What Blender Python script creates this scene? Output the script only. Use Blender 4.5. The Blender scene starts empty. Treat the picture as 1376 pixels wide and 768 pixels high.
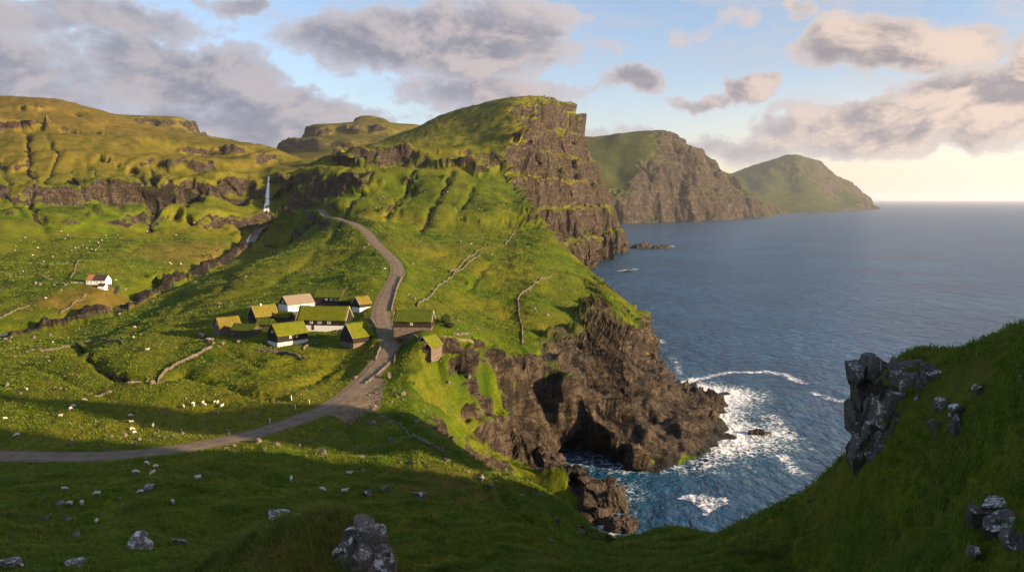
import bpy, bmesh, math, random, time
import numpy as np
from mathutils import Vector, Matrix

T0 = time.time()
sc = bpy.context.scene
R = math.radians

# ------------------------------------------------------------------ camera
CAMZ, PITCH, F = 100.0, R(6.13), 1080.0
cam_data = bpy.data.cameras.new('camera')
cam_data.sensor_width = 36.0
cam_data.lens = 36.0 * F / 1376.0
cam_data.clip_start, cam_data.clip_end = 0.5, 200000.0
cam = bpy.data.objects.new('camera', cam_data)
cam.location = (0, 0, CAMZ)
cam.rotation_euler = (R(90) - PITCH, 0, 0)
sc.collection.objects.link(cam)
sc.camera = cam

# ------------------------------------------------------------------ light, exposure
SUN_AZ, SUN_EL = 112.0, 14.0
sun_data = bpy.data.lights.new('sun', 'SUN')
sun_data.energy, sun_data.angle, sun_data.color = 4.8, R(0.55), (1.0, 0.74, 0.43)
sun = bpy.data.objects.new('sun', sun_data)
sun_dir = Vector((math.sin(R(SUN_AZ)) * math.cos(R(SUN_EL)), math.cos(R(SUN_AZ)) * math.cos(R(SUN_EL)), math.sin(R(SUN_EL))))
sun.rotation_euler = sun_dir.to_track_quat('Z', 'Y').to_euler()
sc.collection.objects.link(sun)

sc.view_settings.view_transform = 'Standard'
sc.view_settings.look = 'None'
sc.view_settings.gamma = 1.0
sc.view_settings.use_curve_mapping = False
sc.view_settings.exposure = 1.36
sc.render.engine = 'CYCLES'
cy = sc.cycles
cy.use_denoising = True
cy.max_bounces, cy.diffuse_bounces, cy.glossy_bounces = 4, 2, 2
cy.transmission_bounces, cy.volume_bounces, cy.transparent_max_bounces = 2, 1, 8
cy.sample_clamp_indirect = 4.0
cy.caustics_reflective = cy.caustics_refractive = False


class NT:
    """short hand for building node trees"""
    def __init__(s, tree):
        s.t = tree
        s.t.nodes.clear()
    def n(s, typ, ins=None, **kw):
        nd = s.t.nodes.new(typ)
        for k, v in kw.items():
            setattr(nd, k, v)
        if ins:
            for k, v in ins.items():
                sock = nd.inputs[k]
                if isinstance(v, bpy.types.NodeSocket):
                    s.t.links.new(v, sock)
                else:
                    sock.default_value = v
        return nd
    def math(s, op, a, b=None, c=None, clamp=False):
        ins = {0: a}
        if b is not None: ins[1] = b
        if c is not None: ins[2] = c
        return s.n('ShaderNodeMath', ins, operation=op, use_clamp=clamp).outputs[0]
    def vmath(s, op, a, b=None):
        ins = {0: a}
        if b is not None: ins[1] = b
        nd = s.n('ShaderNodeVectorMath', ins, operation=op)
        return nd.outputs['Value'] if op in ('LENGTH', 'DOT_PRODUCT', 'DISTANCE') else nd.outputs[0]
    def ramp(s, x, a, b, lo=0.0, hi=1.0, smooth=True):
        return s.n('ShaderNodeMapRange', {'Value': x, 'From Min': a, 'From Max': b, 'To Min': lo, 'To Max': hi},
                   interpolation_type='SMOOTHSTEP' if smooth else 'LINEAR').outputs[0]
    def mix(s, f, a, b, blend='MIX'):
        nd = s.n('ShaderNodeMix', None, data_type='RGBA', blend_type=blend)
        for i, v in ((0, f), (6, a), (7, b)):
            if isinstance(v, bpy.types.NodeSocket): s.t.links.new(v, nd.inputs[i])
            else: nd.inputs[i].default_value = v if i == 0 else (tuple(v) + (1,))[:4]
        return nd.outputs[2]
    def noise(s, vec, scale, detail=4, rough=0.55, dist=0.0, out=0):
        ins = {'Scale': scale, 'Detail': detail, 'Roughness': rough, 'Distortion': dist}
        if vec is not None: ins['Vector'] = vec
        return s.n('ShaderNodeTexNoise', ins).outputs[out]
    def attr(s, name):
        return s.n('ShaderNodeAttribute', None, attribute_name=name).outputs['Fac']
    def pos(s):
        return s.n('ShaderNodeNewGeometry').outputs['Position']
    def scale(s, vec, x, y, z):
        return s.vmath('MULTIPLY', vec, (x, y, z))


# ------------------------------------------------------------------ world: daylight sky with broken cloud
world = bpy.data.worlds.new('World')
sc.world = world
world.use_nodes = True
w = NT(world.node_tree)
sky = w.n('ShaderNodeTexSky', None, sky_type='NISHITA', sun_disc=False, sun_elevation=R(SUN_EL), sun_rotation=R(SUN_AZ),
          altitude=100.0, air_density=1.0, dust_density=1.2, ozone_density=1.5)
gen = w.n('ShaderNodeTexCoord').outputs['Generated']
D = w.vmath('NORMALIZE', gen)
sep = w.n('ShaderNodeSeparateXYZ', {0: D})
dx, dy, dz = sep.outputs
az = w.math('ARCTAN2', dx, dy)
el = w.math('ARCSINE', dz)
den = w.math('ADD', w.math('MAXIMUM', dz, 0.0), 0.16)
P = w.n('ShaderNodeCombineXYZ', {0: w.math('DIVIDE', dx, den), 1: w.math('DIVIDE', dy, den), 2: 0.0}).outputs[0]
AE = w.n('ShaderNodeCombineXYZ', {0: az, 1: el, 2: 0.0}).outputs[0]
# direction-space distortion so the big cloud masses get ragged outlines
wob = w.noise(AE, 9.0, 5, 0.6, 0.0, out=1)
AEw = w.vmath('ADD', AE, w.scale(w.vmath('SUBTRACT', wob, (0.5, 0.5, 0.5)), 0.17, 0.085, 0.0))
# (azimuth, elevation, half width, half height, weight): where the cloud masses stand in the sky
def sky_ae(px, py):
    u, v = (px - 688) / F, (py - 384) / F
    d = Vector((u, math.cos(PITCH) - v * math.sin(PITCH), -math.sin(PITCH) - v * math.cos(PITCH))).normalized()
    return math.atan2(d.x, d.y), math.asin(d.z)
clouds = [(40, 115, 120, 60, .85), (150, 75, 80, 40, .8), (250, 98, 130, 44, 1.0), (110, 22, 170, 30, .75), (330, 5, 60, 22, .8), (590, 60, 200, 55, 1.05), (660, 25, 170, 30, .6),
          (370, 160, 200, 34, .95), (650, 130, 160, 34, .8), (840, 112, 62, 24, .85), (1190, 62, 130, 38, 1.0), (1290, 45, 60, 16, .7),
          (1230, 170, 210, 34, 1.0), (1330, 130, 110, 40, .95), (1010, 195, 150, 22, .75), (1006, 126, 34, 20, .85), (940, 138, 55, 12, .7), (970, 35, 70, 22, .35),
          (1065, 22, 40, 12, .6), (1370, 75, 40, 40, .8), (830, 185, 100, 16, .6), (-150, 100, 200, 90, .9), (1560, 110, 160, 60, .8)]
mask = None
for (px, py, hw, hh, wt) in clouds:
    a0, e0 = sky_ae(px, py)
    q = w.vmath('SUBTRACT', AEw, (a0, e0, 0))
    q = w.vmath('LENGTH', w.scale(q, F / hw, F / hh, 0))
    g = w.ramp(q, 1.45, 0.25, 0.0, wt)
    mask = g if mask is None else w.math('MAXIMUM', mask, g)
cv = w.scale(AE, 1.0, 1.7, 0.0)
def cloud_field(off):
    v = w.vmath('ADD', cv, off) if off else cv
    n1 = w.noise(v, 7.5, 10, 0.64, 0.35)
    return n1
c0 = cloud_field(None)
c1 = cloud_field((0.024, 0.034, 0.0))
c2 = w.noise(cv, 20.0, 9, 0.68, 0.5)
dens_raw = w.math('ADD', w.math('MULTIPLY', mask, 0.56), w.math('ADD', w.math('MULTIPLY', c0, 0.95), w.math('MULTIPLY', c2, 0.40)))
dens = w.ramp(dens_raw, 0.79, 0.94)
c3 = w.noise(w.scale(AE, 1.0, 2.6, 0.0), 5.0, 8, 0.68, 0.8)
veil = w.math('MULTIPLY', w.ramp(c3, 0.42, 0.72), 0.62)
dens = w.math('MAXIMUM', dens, veil)
# thicker cores are greyer; sides toward the sun are peach
lit = w.ramp(w.math('SUBTRACT', w.math('ADD', c0, w.math('MULTIPLY', c2, .25)), w.math('ADD', c1, .125)), -0.11, 0.11)
side = w.ramp(az, -0.35, 0.62)
lit = w.math('MULTIPLY', lit, w.math('ADD', 0.72, w.math('MULTIPLY', side, 0.16)), clamp=True)
thick = w.ramp(dens_raw, 0.86, 1.15)
shade_col = w.mix(side, (0.235, 0.255, 0.345), (0.31, 0.285, 0.32))
light_col = w.mix(side, (0.62, 0.565, 0.58), (0.98, 0.76, 0.62))
thin_col = w.mix(side, (0.54, 0.58, 0.69), (0.70, 0.63, 0.61))
ccol = w.mix(w.math('MULTIPLY', thick, 0.9), thin_col, w.mix(lit, shade_col, light_col))
low = w.ramp(el, 0.17, 0.0)
glow = w.math('MULTIPLY', low, w.ramp(az, -0.1, 0.65))
skyc = w.mix(1.0, sky.outputs[0], (0.86, 0.83, 0.92), 'MULTIPLY')
skyc = w.mix(w.math('MULTIPLY', glow, 0.50), skyc, (7.2, 5.6, 4.5))
bg_sky = w.n('ShaderNodeBackground', {'Color': skyc, 'Strength': 0.10})
bg_cl = w.n('ShaderNodeBackground', {'Color': ccol, 'Strength': 0.385})
cfac = w.math('MULTIPLY', dens, w.ramp(el, 0.012, 0.055), clamp=True)
wout = w.n('ShaderNodeOutputWorld')
mx = w.n('ShaderNodeMixShader', {0: cfac, 1: bg_sky.outputs[0], 2: bg_cl.outputs[0]})
w.t.links.new(mx.outputs[0], wout.inputs[0])

# ------------------------------------------------------------------ numpy noise
_rng = np.random.RandomState(7)
_perm = _rng.permutation(256).astype(np.int32)
_perm = np.concatenate([_perm, _perm, _perm])
_g2 = np.stack([np.cos(np.arange(256) * 2.39996), np.sin(np.arange(256) * 2.39996)], 1).astype(np.float32)
_g3 = _rng.normal(size=(256, 3)).astype(np.float32)
_g3 /= np.linalg.norm(_g3, axis=1, keepdims=True)

def _fade(t):
    return t * t * t * (t * (t * 6 - 15) + 10)

def noise2(x, y):
    """gradient noise, about -0.7..0.7"""
    x = np.asarray(x, np.float32); y = np.asarray(y, np.float32)
    xi = np.floor(x).astype(np.int32); yi = np.floor(y).astype(np.int32)
    xf = x - xi; yf = y - yi
    xi &= 255; yi &= 255
    u, v = _fade(xf), _fade(yf)
    def g(ix, iy, fx, fy):
        h = _perm[_perm[ix] + iy]
        return _g2[h, 0] * fx + _g2[h, 1] * fy
    x1 = (xi + 1) & 255; y1 = (yi + 1) & 255
    a = g(xi, yi, xf, yf); b = g(x1, yi, xf - 1, yf)
    c = g(xi, y1, xf, yf - 1); d = g(x1, y1, xf - 1, yf - 1)
    p = a + u * (b - a)
    return p + v * (c + u * (d - c) - p)

def noise3(x, y, z):
    x = np.asarray(x, np.float32); y = np.asarray(y, np.float32); z = np.asarray(z, np.float32)
    xi = np.floor(x).astype(np.int32); yi = np.floor(y).astype(np.int32); zi = np.floor(z).astype(np.int32)
    xf = x - xi; yf = y - yi; zf = z - zi
    xi &= 255; yi &= 255; zi &= 255
    u, v, w_ = _fade(xf), _fade(yf), _fade(zf)
    x1 = (xi + 1) & 255; y1 = (yi + 1) & 255; z1 = (zi + 1) & 255
    def g(ix, iy, iz, fx, fy, fz):
        h = _perm[_perm[_perm[ix] + iy] + iz]
        return _g3[h, 0] * fx + _g3[h, 1] * fy + _g3[h, 2] * fz
    def plane(iz, fz):
        a = g(xi, yi, iz, xf, yf, fz); b = g(x1, yi, iz, xf - 1, yf, fz)
        c = g(xi, y1, iz, xf, yf - 1, fz); d = g(x1, y1, iz, xf - 1, yf - 1, fz)
        p = a + u * (b - a)
        return p + v * (c + u * (d - c) - p)
    p0 = plane(zi, zf); p1 = plane(z1, zf - 1)
    return p0 + w_ * (p1 - p0)

def fbm2(x, y, lam, octs=4, gain=0.5):
    s = 0; a = 1.0; f = 1.0 / lam
    for i in range(octs):
        s = s + a * noise2(x * f + 17.3 * i, y * f - 9.1 * i)
        a *= gain; f *= 2.03
    return s

def sstep(x, a, b):
    t = np.clip((x - a) / (b - a), 0, 1)
    return t * t * (3 - 2 * t)

def smin(a, b, k):
    h = np.clip(0.5 + 0.5 * (b - a) / k, 0, 1)
    return b + (a - b) * h - k * h * (1 - h)

# ------------------------------------------------------------------ pixel rays (reading positions in the photograph as places on the ground)
CP, SP = math.cos(PITCH), math.sin(PITCH)
def ray(px, py):
    u, v = (px - 688) / F, (py - 384) / F
    return u, CP - v * SP, -SP - v * CP
def at_dist(px, py, Y):
    a, b, c = ray(px, py)
    return a * Y / b, Y, CAMZ + c * Y / b
def at_sea(px, py, z=0.0):
    a, b, c = ray(px, py)
    s = (z - CAMZ) / c
    return a * s, b * s

def poly_sd(x, y, poly):
    """signed distance to a closed polygon, positive inside"""
    d2 = np.full(x.shape, 1e18); inside = np.zeros(x.shape, bool)
    n = len(poly)
    for i in range(n):
        (ax, ay), (bx, by) = poly[i], poly[(i + 1) % n]
        ex, ey = bx - ax, by - ay
        wx, wy = x - ax, y - ay
        t = np.clip((wx * ex + wy * ey) / (ex * ex + ey * ey + 1e-9), 0, 1)
        d2 = np.minimum(d2, (wx - t * ex) ** 2 + (wy - t * ey) ** 2)
        c = (ay > y) != (by > y)
        with np.errstate(divide='ignore', invalid='ignore'):
            xi = (bx - ax) * (y - ay) / (by - ay + 1e-12) + ax
        inside ^= c & (x < xi)
    d = np.sqrt(d2)
    return np.where(inside, d, -d)

def line_d(x, y, line):
    """distance to an open polyline and the position along it (0..n-1)"""
    d2 = np.full(x.shape, 1e18); s = np.zeros(x.shape)
    for i in range(len(line) - 1):
        ax, ay = line[i][:2]; bx, by = line[i + 1][:2]
        ex, ey = bx - ax, by - ay
        t = np.clip(((x - ax) * ex + (y - ay) * ey) / (ex * ex + ey * ey + 1e-9), 0, 1)
        q = (x - ax - t * ex) ** 2 + (y - ay - t * ey) ** 2
        m = q < d2
        d2 = np.where(m, q, d2); s = np.where(m, i + t, s)
    return np.sqrt(d2), s

class Field:
    """a land form: smooth land surface from control points, a coast polygon, a cliff profile"""
    KL = 0.35
    def __init__(s, pts, coast, kpts, th, rr, nth, nr, c=0.07, lam=2e-5):
        A = []; tv = []
        for (x, y, z) in pts:
            r = math.hypot(x, y)
            A.append((math.atan2(x, y), s.KL * math.log(r))); tv.append((z - CAMZ) / r)
        A = np.array(A); tv = np.array(tv)
        n = len(A)
        Dm = np.sqrt(((A[:, None] - A[None]) ** 2).sum(2) + c * c)
        M = np.zeros((n + 3, n + 3))
        M[:n, :n] = Dm - lam * np.eye(n) * 50
        M[:n, n] = M[n, :n] = 1
        M[:n, n + 1:] = A; M[n + 1:, :n] = A.T
        W = np.linalg.solve(M, np.concatenate([tv, [0, 0, 0]]))
        s.th0, s.th1 = th; s.l0, s.l1 = math.log(rr[0]), math.log(rr[1])
        s.nth, s.nr = nth, nr
        TH, LR = np.meshgrid(np.linspace(s.th0, s.th1, nth), np.linspace(s.l0, s.l1, nr), indexing='ij')
        t = W[n] + W[n + 1] * TH + W[n + 2] * s.KL * LR
        for i in range(n):
            t += W[i] * np.sqrt((TH - A[i, 0]) ** 2 + (s.KL * LR - A[i, 1]) ** 2 + c * c)
        RR = np.exp(LR)
        s.gL = (CAMZ + RR * t).astype(np.float32)
        X, Y = RR * np.sin(TH), RR * np.cos(TH)
        s.gD = poly_sd(X, Y, coast).astype(np.float32)
        num = np.zeros_like(X); dn = np.zeros_like(X)
        for (kx, ky, kk) in kpts:
            wgt = 1.0 / ((X - kx) ** 2 + (Y - ky) ** 2 + 25.0) ** 1.5
            num += wgt * kk; dn += wgt
        s.gK = (num / dn).astype(np.float32)
    def _ix(s, x, y):
        th = np.arctan2(x, y); lr = np.log(np.maximum(np.hypot(x, y), 1e-3))
        a = np.clip((th - s.th0) / (s.th1 - s.th0) * (s.nth - 1), 0, s.nth - 1.001)
        b = np.clip((lr - s.l0) / (s.l1 - s.l0) * (s.nr - 1), 0, s.nr - 1.001)
        i = a.astype(np.int32); j = b.astype(np.int32)
        return i, j, (a - i).astype(np.float32), (b - j).astype(np.float32)
    def sample(s, x, y):
        i, j, a, b = s._ix(x, y)
        o = []
        for g in (s.gL, s.gD, s.gK):
            p = g[i, j] * (1 - b) + g[i, j + 1] * b
            q = g[i + 1, j] * (1 - b) + g[i + 1, j + 1] * b
            o.append(p * (1 - a) + q * a)
        return o

# ------------------------------------------------------------------ mesh helpers
COL = sc.collection
def grid_mesh(name, V, nu, nv, mat, attrs=None, keep=None, smooth=True):
    """V: (nu*nv,3) row-major; a quad sheet, faces where keep is true"""
    i = np.arange(nu - 1)[:, None] * nv + np.arange(nv - 1)[None]
    q = np.stack([i, i + nv, i + nv + 1, i + 1], 2).reshape(-1, 4)
    if keep is not None:
        q = q[keep[q].any(1)]
    used = np.zeros(len(V), bool); used[q.ravel()] = True
    remap = np.cumsum(used) - 1
    q = remap[q]; V = V[used]
    me = bpy.data.meshes.new(name)
    me.vertices.add(len(V)); me.vertices.foreach_set('co', np.ascontiguousarray(V, np.float32).ravel())
    me.loops.add(q.size); me.loops.foreach_set('vertex_index', np.ascontiguousarray(q, np.int32).ravel())
    me.polygons.add(len(q)); me.polygons.foreach_set('loop_start', np.arange(0, q.size, 4, dtype=np.int32))
    if attrs:
        for k, a in attrs.items():
            at = me.attributes.new(k, 'FLOAT', 'POINT')
            at.data.foreach_set('value', np.ascontiguousarray(a[used], np.float32))
    me.update(calc_edges=True)
    if smooth: me.shade_smooth()
    else: me.shade_flat()
    me.materials.append(mat)
    o = bpy.data.objects.new(name, me)
    COL.objects.link(o)
    return o

def tri_mesh(name, V, T, mat, parent=None, smooth=False, mats=None, midx=None, attrs=None):
    T = np.asarray(T, np.int32); k = T.shape[1]
    me = bpy.data.meshes.new(name)
    me.vertices.add(len(V)); me.vertices.foreach_set('co', np.ascontiguousarray(V, np.float32).ravel())
    me.loops.add(T.size); me.loops.foreach_set('vertex_index', T.ravel())
    me.polygons.add(len(T)); me.polygons.foreach_set('loop_start', np.arange(0, T.size, k, dtype=np.int32))
    if attrs:
        for kk, a in attrs.items():
            at = me.attributes.new(kk, 'FLOAT', 'POINT'); at.data.foreach_set('value', np.ascontiguousarray(a, np.float32))
    me.update(calc_edges=True)
    (me.shade_smooth if smooth else me.shade_flat)()
    if mat: me.materials.append(mat)
    o = bpy.data.objects.new(name, me)
    COL.objects.link(o)
    if parent: o.parent = parent
    return o

def grid_normals(V, nu, nv):
    G = V.reshape(nu, nv, 3)
    du = np.gradient(G, axis=0); dv = np.gradient(G, axis=1)
    N = np.cross(du, dv)
    N /= np.linalg.norm(N, axis=2, keepdims=True) + 1e-9
    N[N[..., 2] < 0] *= -1
    return N.reshape(-1, 3)

def blur_cols(A, k):
    """box blur along axis 0"""
    p = np.pad(A, ((k, k), (0, 0)), mode='edge')
    c = np.cumsum(np.concatenate([np.zeros((1, A.shape[1])), p]), 0)
    return (c[2 * k + 1:] - c[:-2 * k - 1]) / (2 * k + 1)

def radial_sheet(hfun, thetas, r0, r1, nrow, nsamp=1500, base=260, fpx=804.0, back=0.35, blur=10):
    """plan positions for a polar sheet whose rows crowd where the ground rises steeply"""
    lr = np.linspace(math.log(r0), math.log(r1), nsamp)
    rr = np.exp(lr)
    nc = len(thetas)
    X = np.sin(thetas)[:, None] * rr; Y = np.cos(thetas)[:, None] * rr
    Hh = hfun(X.ravel(), Y.ravel()).reshape(nc, nsamp)
    t = (Hh - CAMZ) / rr
    dt = np.diff(t, axis=1)
    ds = np.where(dt > 0, dt, -dt * back) * fpx + base / nsamp
    # a little across-column blur keeps the rows from shearing
    for _ in range(2): ds = blur_cols(ds, blur)
    ker = 7
    cs = np.concatenate([np.zeros((nc, 1)), np.cumsum(ds, 1)], 1)
    cs /= cs[:, -1:]
    g = np.linspace(0, 1, nrow)
    out = np.empty((nc, nrow))
    for i in range(nc):
        out[i] = np.interp(g, cs[i], lr)
    for _ in range(3): out = blur_cols(out, 9)
    r = np.exp(out)
    return (np.sin(thetas)[:, None] * r).ravel(), (np.cos(thetas)[:, None] * r).ravel()

def mesh_normals(V, nu, nv):
    return grid_normals(V, nu, nv)

# ------------------------------------------------------------------ the ground: valley, village shelf, headland
GP = [  # (photo x, photo y, metres ahead)
 # near hill under and right of the viewpoint
 (688, 1500, 14), (1100, 1500, 14), (300, 1500, 14), (688, 1050, 32), (1000, 950, 36), (400, 1000, 36), (100, 1000, 42), (1376, 900, 26), (1500, 800, 26),
 (1376, 768, 38), (1200, 768, 50), (1000, 768, 75), (800, 768, 90), (700, 768, 85), (600, 768, 88), (525, 768, 76), (470, 768, 69), (430, 768, 66), (350, 768, 67), (240, 768, 76), (120, 768, 84), (0, 768, 88), (-100, 768, 90),
 (1376, 600, 50), (1376, 520, 60), (1376, 440, 72), (1300, 480, 75), (1240, 487, 79), (1212, 488, 80), (1190, 495, 80.5), (1172, 506, 81), (1140, 645, 82), (1130, 600, 92), (1185, 560, 98), (1210, 560, 77.5), (1180, 600, 76), (1200, 640, 71), (1300, 620, 60), (1150, 620, 88), (1150, 700, 74), (1100, 650, 105), (1060, 680, 112), (1000, 702, 120), (940, 735, 128), (930, 706, 142), (880, 722, 135), (860, 750, 112), (820, 745, 118),
 (1376, 480, 90), (1376, 560, 120), (1300, 530, 95), (1300, 640, 130), (1200, 680, 130), (1150, 680, 120), (1100, 740, 140), (1000, 770, 160), (930, 760, 170),
 # knoll lower left of centre
 (440, 692, 74), (490, 695, 73), (380, 702, 76), (340, 712, 80), (510, 740, 72),  (300, 735, 84), (440, 730, 92), (500, 740, 95), (380, 726, 98), (560, 730, 104), (300, 738, 110), 
 # lower slope
 (180, 742, 98), (60, 745, 100), (0, 720, 116), (100, 712, 122), (220, 705, 122), (0, 690, 133), (120, 670, 142), (250, 670, 140), (360, 670, 140), (460, 668, 142), (520, 680, 134), (600, 700, 124), (690, 710, 120), (740, 730, 116),
 (560, 650, 155), (620, 625, 172), (640, 640, 166), (690, 640, 172), (740, 662, 167), (760, 690, 160), (790, 712, 152), (810, 735, 136), (680, 660, 150), (700, 690, 136),
 # field, road, stream left
 (0, 612, 180), (100, 613, 180), (200, 606, 183), (300, 592, 192), (380, 570, 207), (440, 550, 224), (0, 640, 164), (150, 640, 160), (300, 630, 163), (420, 610, 180), (490, 600, 190), (540, 580, 204), (0, 575, 206), (120, 575, 206), (220, 560, 215), (320, 552, 222), (-120, 612, 180), (-120, 690, 134),
 (460, 540, 233), (500, 545, 226), (520, 520, 246), (480, 520, 250), (500, 500, 262), (520, 480, 274), (515, 450, 292), (518, 420, 325), (525, 385, 380), (537, 362, 430), (525, 340, 490), (500, 320, 560), (475, 302, 640), (450, 290, 720), (415, 282, 820),
 (0, 530, 240), (100, 530, 240), (200, 515, 250), (330, 530, 238), (400, 520, 246), (260, 480, 286), (330, 495, 268), (420, 490, 270), (0, 470, 320), (100, 470, 312), (180, 455, 322),
 (300, 442, 322), (350, 430, 332), (400, 420, 342), (383, 462, 296), (437, 440, 318), (478, 462, 296), (557, 440, 298), (575, 472, 270), (620, 470, 276), (560, 500, 252), (600, 440, 300),
 (250, 420, 372), (330, 395, 400), (420, 370, 440), (470, 350, 490), (300, 370, 480), (380, 340, 580), (430, 310, 680),
 # stream
 (0, 447, 372), (60, 438, 388), (110, 427, 412), (180, 400, 470), (240, 376, 545), (300, 350, 660), (335, 325, 780), (352, 305, 870),
 # far left valley floor and hillside
 (0, 415, 410), (60, 400, 430), (130, 386, 442), (200, 370, 520), (0, 370, 510), (100, 350, 560), (200, 340, 610), (260, 340, 640), (300, 320, 730), (250, 300, 760), (0, 320, 620), (120, 305, 690), (330, 300, 820), (0, 288, 690), (100, 282, 740), (200, 280, 790), (300, 278, 860),
 (0, 245, 780), (100, 242, 820), (200, 240, 850), (300, 240, 885), (340, 240, 900), (372, 238, 905),
 (0, 200, 930), (100, 200, 960), (200, 205, 1000), (300, 214, 1040), (370, 226, 1020), (0, 165, 1120), (100, 170, 1140), (200, 183, 1160), (300, 194, 1160), (370, 207, 1160),
 (0, 128, 1420), (60, 131, 1400), (120, 143, 1380), (180, 163, 1340), (230, 175, 1320), (300, 188, 1300), (360, 196, 1290), (400, 208, 1270), (418, 218, 1250), (-150, 122, 1420), (-150, 250, 760), (-150, 400, 420),
 (0, 150, 1700), (150, 175, 1700), (300, 215, 1700), (410, 235, 1600),
 # waterfall bay and the ground right of it
 (358, 300, 880), (375, 285, 875), (400, 272, 872), (398, 243, 896), (425, 246, 885), (428, 262, 862), (390, 236, 950), (420, 226, 1020),
 # headland grass slope
 (560, 400, 380), (560, 350, 500), (560, 300, 690), (500, 270, 780), (470, 245, 860), (450, 222, 930), (480, 208, 980), (540, 200, 1000), (600, 205, 985), (620, 212, 960), (660, 235, 925), (690, 246, 905), (700, 250, 900),
 (540, 250, 850), (600, 250, 840), (650, 270, 790), (600, 290, 730), (690, 280, 790), (712, 275, 830), (728, 300, 770), (745, 325, 700), (758, 345, 655), (768, 365, 612), (700, 320, 680), (650, 320, 640), (600, 330, 580), (700, 350, 580), (650, 370, 500), (740, 365, 580),
 (600, 400, 390), (650, 400, 440), (700, 400, 450), (740, 400, 480), (780, 388, 545), (800, 396, 535), (680, 440, 360), (640, 450, 310), (740, 430, 410), (780, 430, 430), (810, 425, 480), (700, 470, 320), (640, 480, 292), (600, 500, 266), (660, 505, 276), (720, 510, 300), (745, 520, 300),
 (740, 480, 335), (790, 480, 365), (830, 460, 455), (850, 480, 440), (860, 500, 408), (800, 520, 325), (850, 530, 335), (900, 535, 345), (790, 550, 305), (840, 560, 318), (930, 530, 395), (960, 540, 375), (960, 570, 345), (950, 600, 318), (970, 525, 412), (900, 580, 322),
 # gully between the sunlit spur and the inlet wall
 (545, 520, 250), (565, 525, 246), (590, 560, 250), (620, 580, 258), (660, 602, 268), (700, 615, 276), (540, 550, 228), (580, 575, 212), (610, 598, 196),
 # headland top
 (450, 212, 1020), (520, 197, 1060), (600, 188, 1060), (660, 200, 1010), (690, 228, 960), (650, 180, 1110), (620, 172, 1180), (560, 172, 1280), (530, 182, 1250), (665, 163, 1130), (620, 147, 1330), (690, 140, 1260), (660, 137, 1380), (710, 133, 1340), (740, 134, 1420), (762, 139, 1500), (785, 147, 1530), (810, 156, 1570), (590, 158, 1400), (700, 137, 1500), (640, 150, 1600), (760, 150, 1640), (540, 190, 1500), (480, 205, 1300), (440, 215, 1150), (440, 222, 1350), (650, 180, 1900), (500, 230, 1800), (760, 180, 1900), (860, 230, 1600), (860, 230, 1900),
 (780, 300, 1250), (720, 230, 980), (740, 200, 1150), (800, 260, 1380),
]
def ground_points():
    pts = [at_dist(*p) for p in GP]
    # the shoulder of the viewpoint's hill, unseen to the right, heights shaped for the shadow it throws: (bearing deg, metres, height)
    for b, r, z in [(-60, 60, 80), (-60, 180, 52), (-60, 400, 62), (-60, 800, 120), (-60, 1400, 270), (-50, 1400, 265), (180 - 60, 40, 102), (90, 12, 93), (60, 12, 92), (120, 14, 94),
                    (45, 45, 93), (45, 80, 98), (45, 120, 78), (60, 50, 101), (60, 100, 116), (60, 150, 112), (38, 150, 60), (50, 190, 84), (60, 220, 116), (75, 305, 160), (67, 300, 100), (66, 200, 118), (75, 50, 106), (75, 120, 124), (75, 220, 146), (72, 260, 142), (80, 350, 126), (85, 330, 158), (90, 400, 150), (95, 60, 112), (95, 150, 140), (100, 300, 160), (105, 450, 165), (118, 80, 122), (118, 200, 165), (118, 400, 205), (128, 100, 128), (128, 300, 190)]:
        pts.append((r * math.sin(R(b)), r * math.cos(R(b)), z))
    return pts

def S(px, py): return at_sea(px, py)
COAST = [  # (x, y, steepness of the shore there)
 (-2500, 2300, 2), (-200, 2200, 2), (60, 2000, 3), (190, 1800, 3), (232, 1640, 2.4), (222, 1530, 2.2),
 S(835, 341) + (2.15,), (186, 1440, 2.25), (172, 1395, 2.3), S(800, 352) + (2.4,), S(775, 365) + (2.2,), (66, 1010, 2.4), (50, 880, 2.6), (56, 780, 2.6), (72, 700, 2.4),
 S(838, 437) + (2.6,), S(872, 452) + (2.4,), S(884, 490) + (2.0,), S(908, 515) + (1.6,), S(940, 516) + (.9,), S(972, 524) + (.8,), S(972, 545) + (.8,), S(962, 560) + (1.0,), S(990, 590) + (1.4,), S(985, 608) + (2.2,),
 S(945, 630) + (2.8,), S(895, 633) + (3.2,), S(850, 632) + (3.4,), S(815, 626) + (3.6,), S(780, 616) + (3.6,), S(750, 612) + (3.0,), S(728, 624) + (1.5,), S(745, 646) + (1.3,),
 S(785, 652) + (1.2,), S(800, 668) + (1.6,), (22.0, 225, 1.6), (24, 212, 2.2), (40, 203, 2.4), (62, 196, 2.4), (92, 196, 2.2), (130, 195, 2.0), (180, 188, 2.0), (240, 165, 2.2), (330, 110, 2.2), (520, 60, 2.2), (560, -200, 2), (560, -600, 2), (-2500, -600, 2)]

FG = Field(ground_points(), [c[:2] for c in COAST], COAST, (R(-66), R(132)), (4.0, 2300.0), 1500, 900)
print('field', round(time.time() - T0, 1))

def warp_d(x, y, r):
    """ragged coast: buttresses and clefts whose size grows with distance from the village side"""
    far = sstep(r, 650, 1000)
    n = 3.6 * fbm2(x, y, 19.0, 3) * (1 - far * .5) + 1.0 * noise2(x / 5.5, y / 5.5)
    n = n + far * (26.0 * fbm2(x + 40, y, 95.0, 2) + 20.0 * (np.abs(noise2(x / 38., y / 38.)) - .12) + 6. * (np.abs(noise2(x / 15. + 7, y / 15.)) - .2))
    return n

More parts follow.
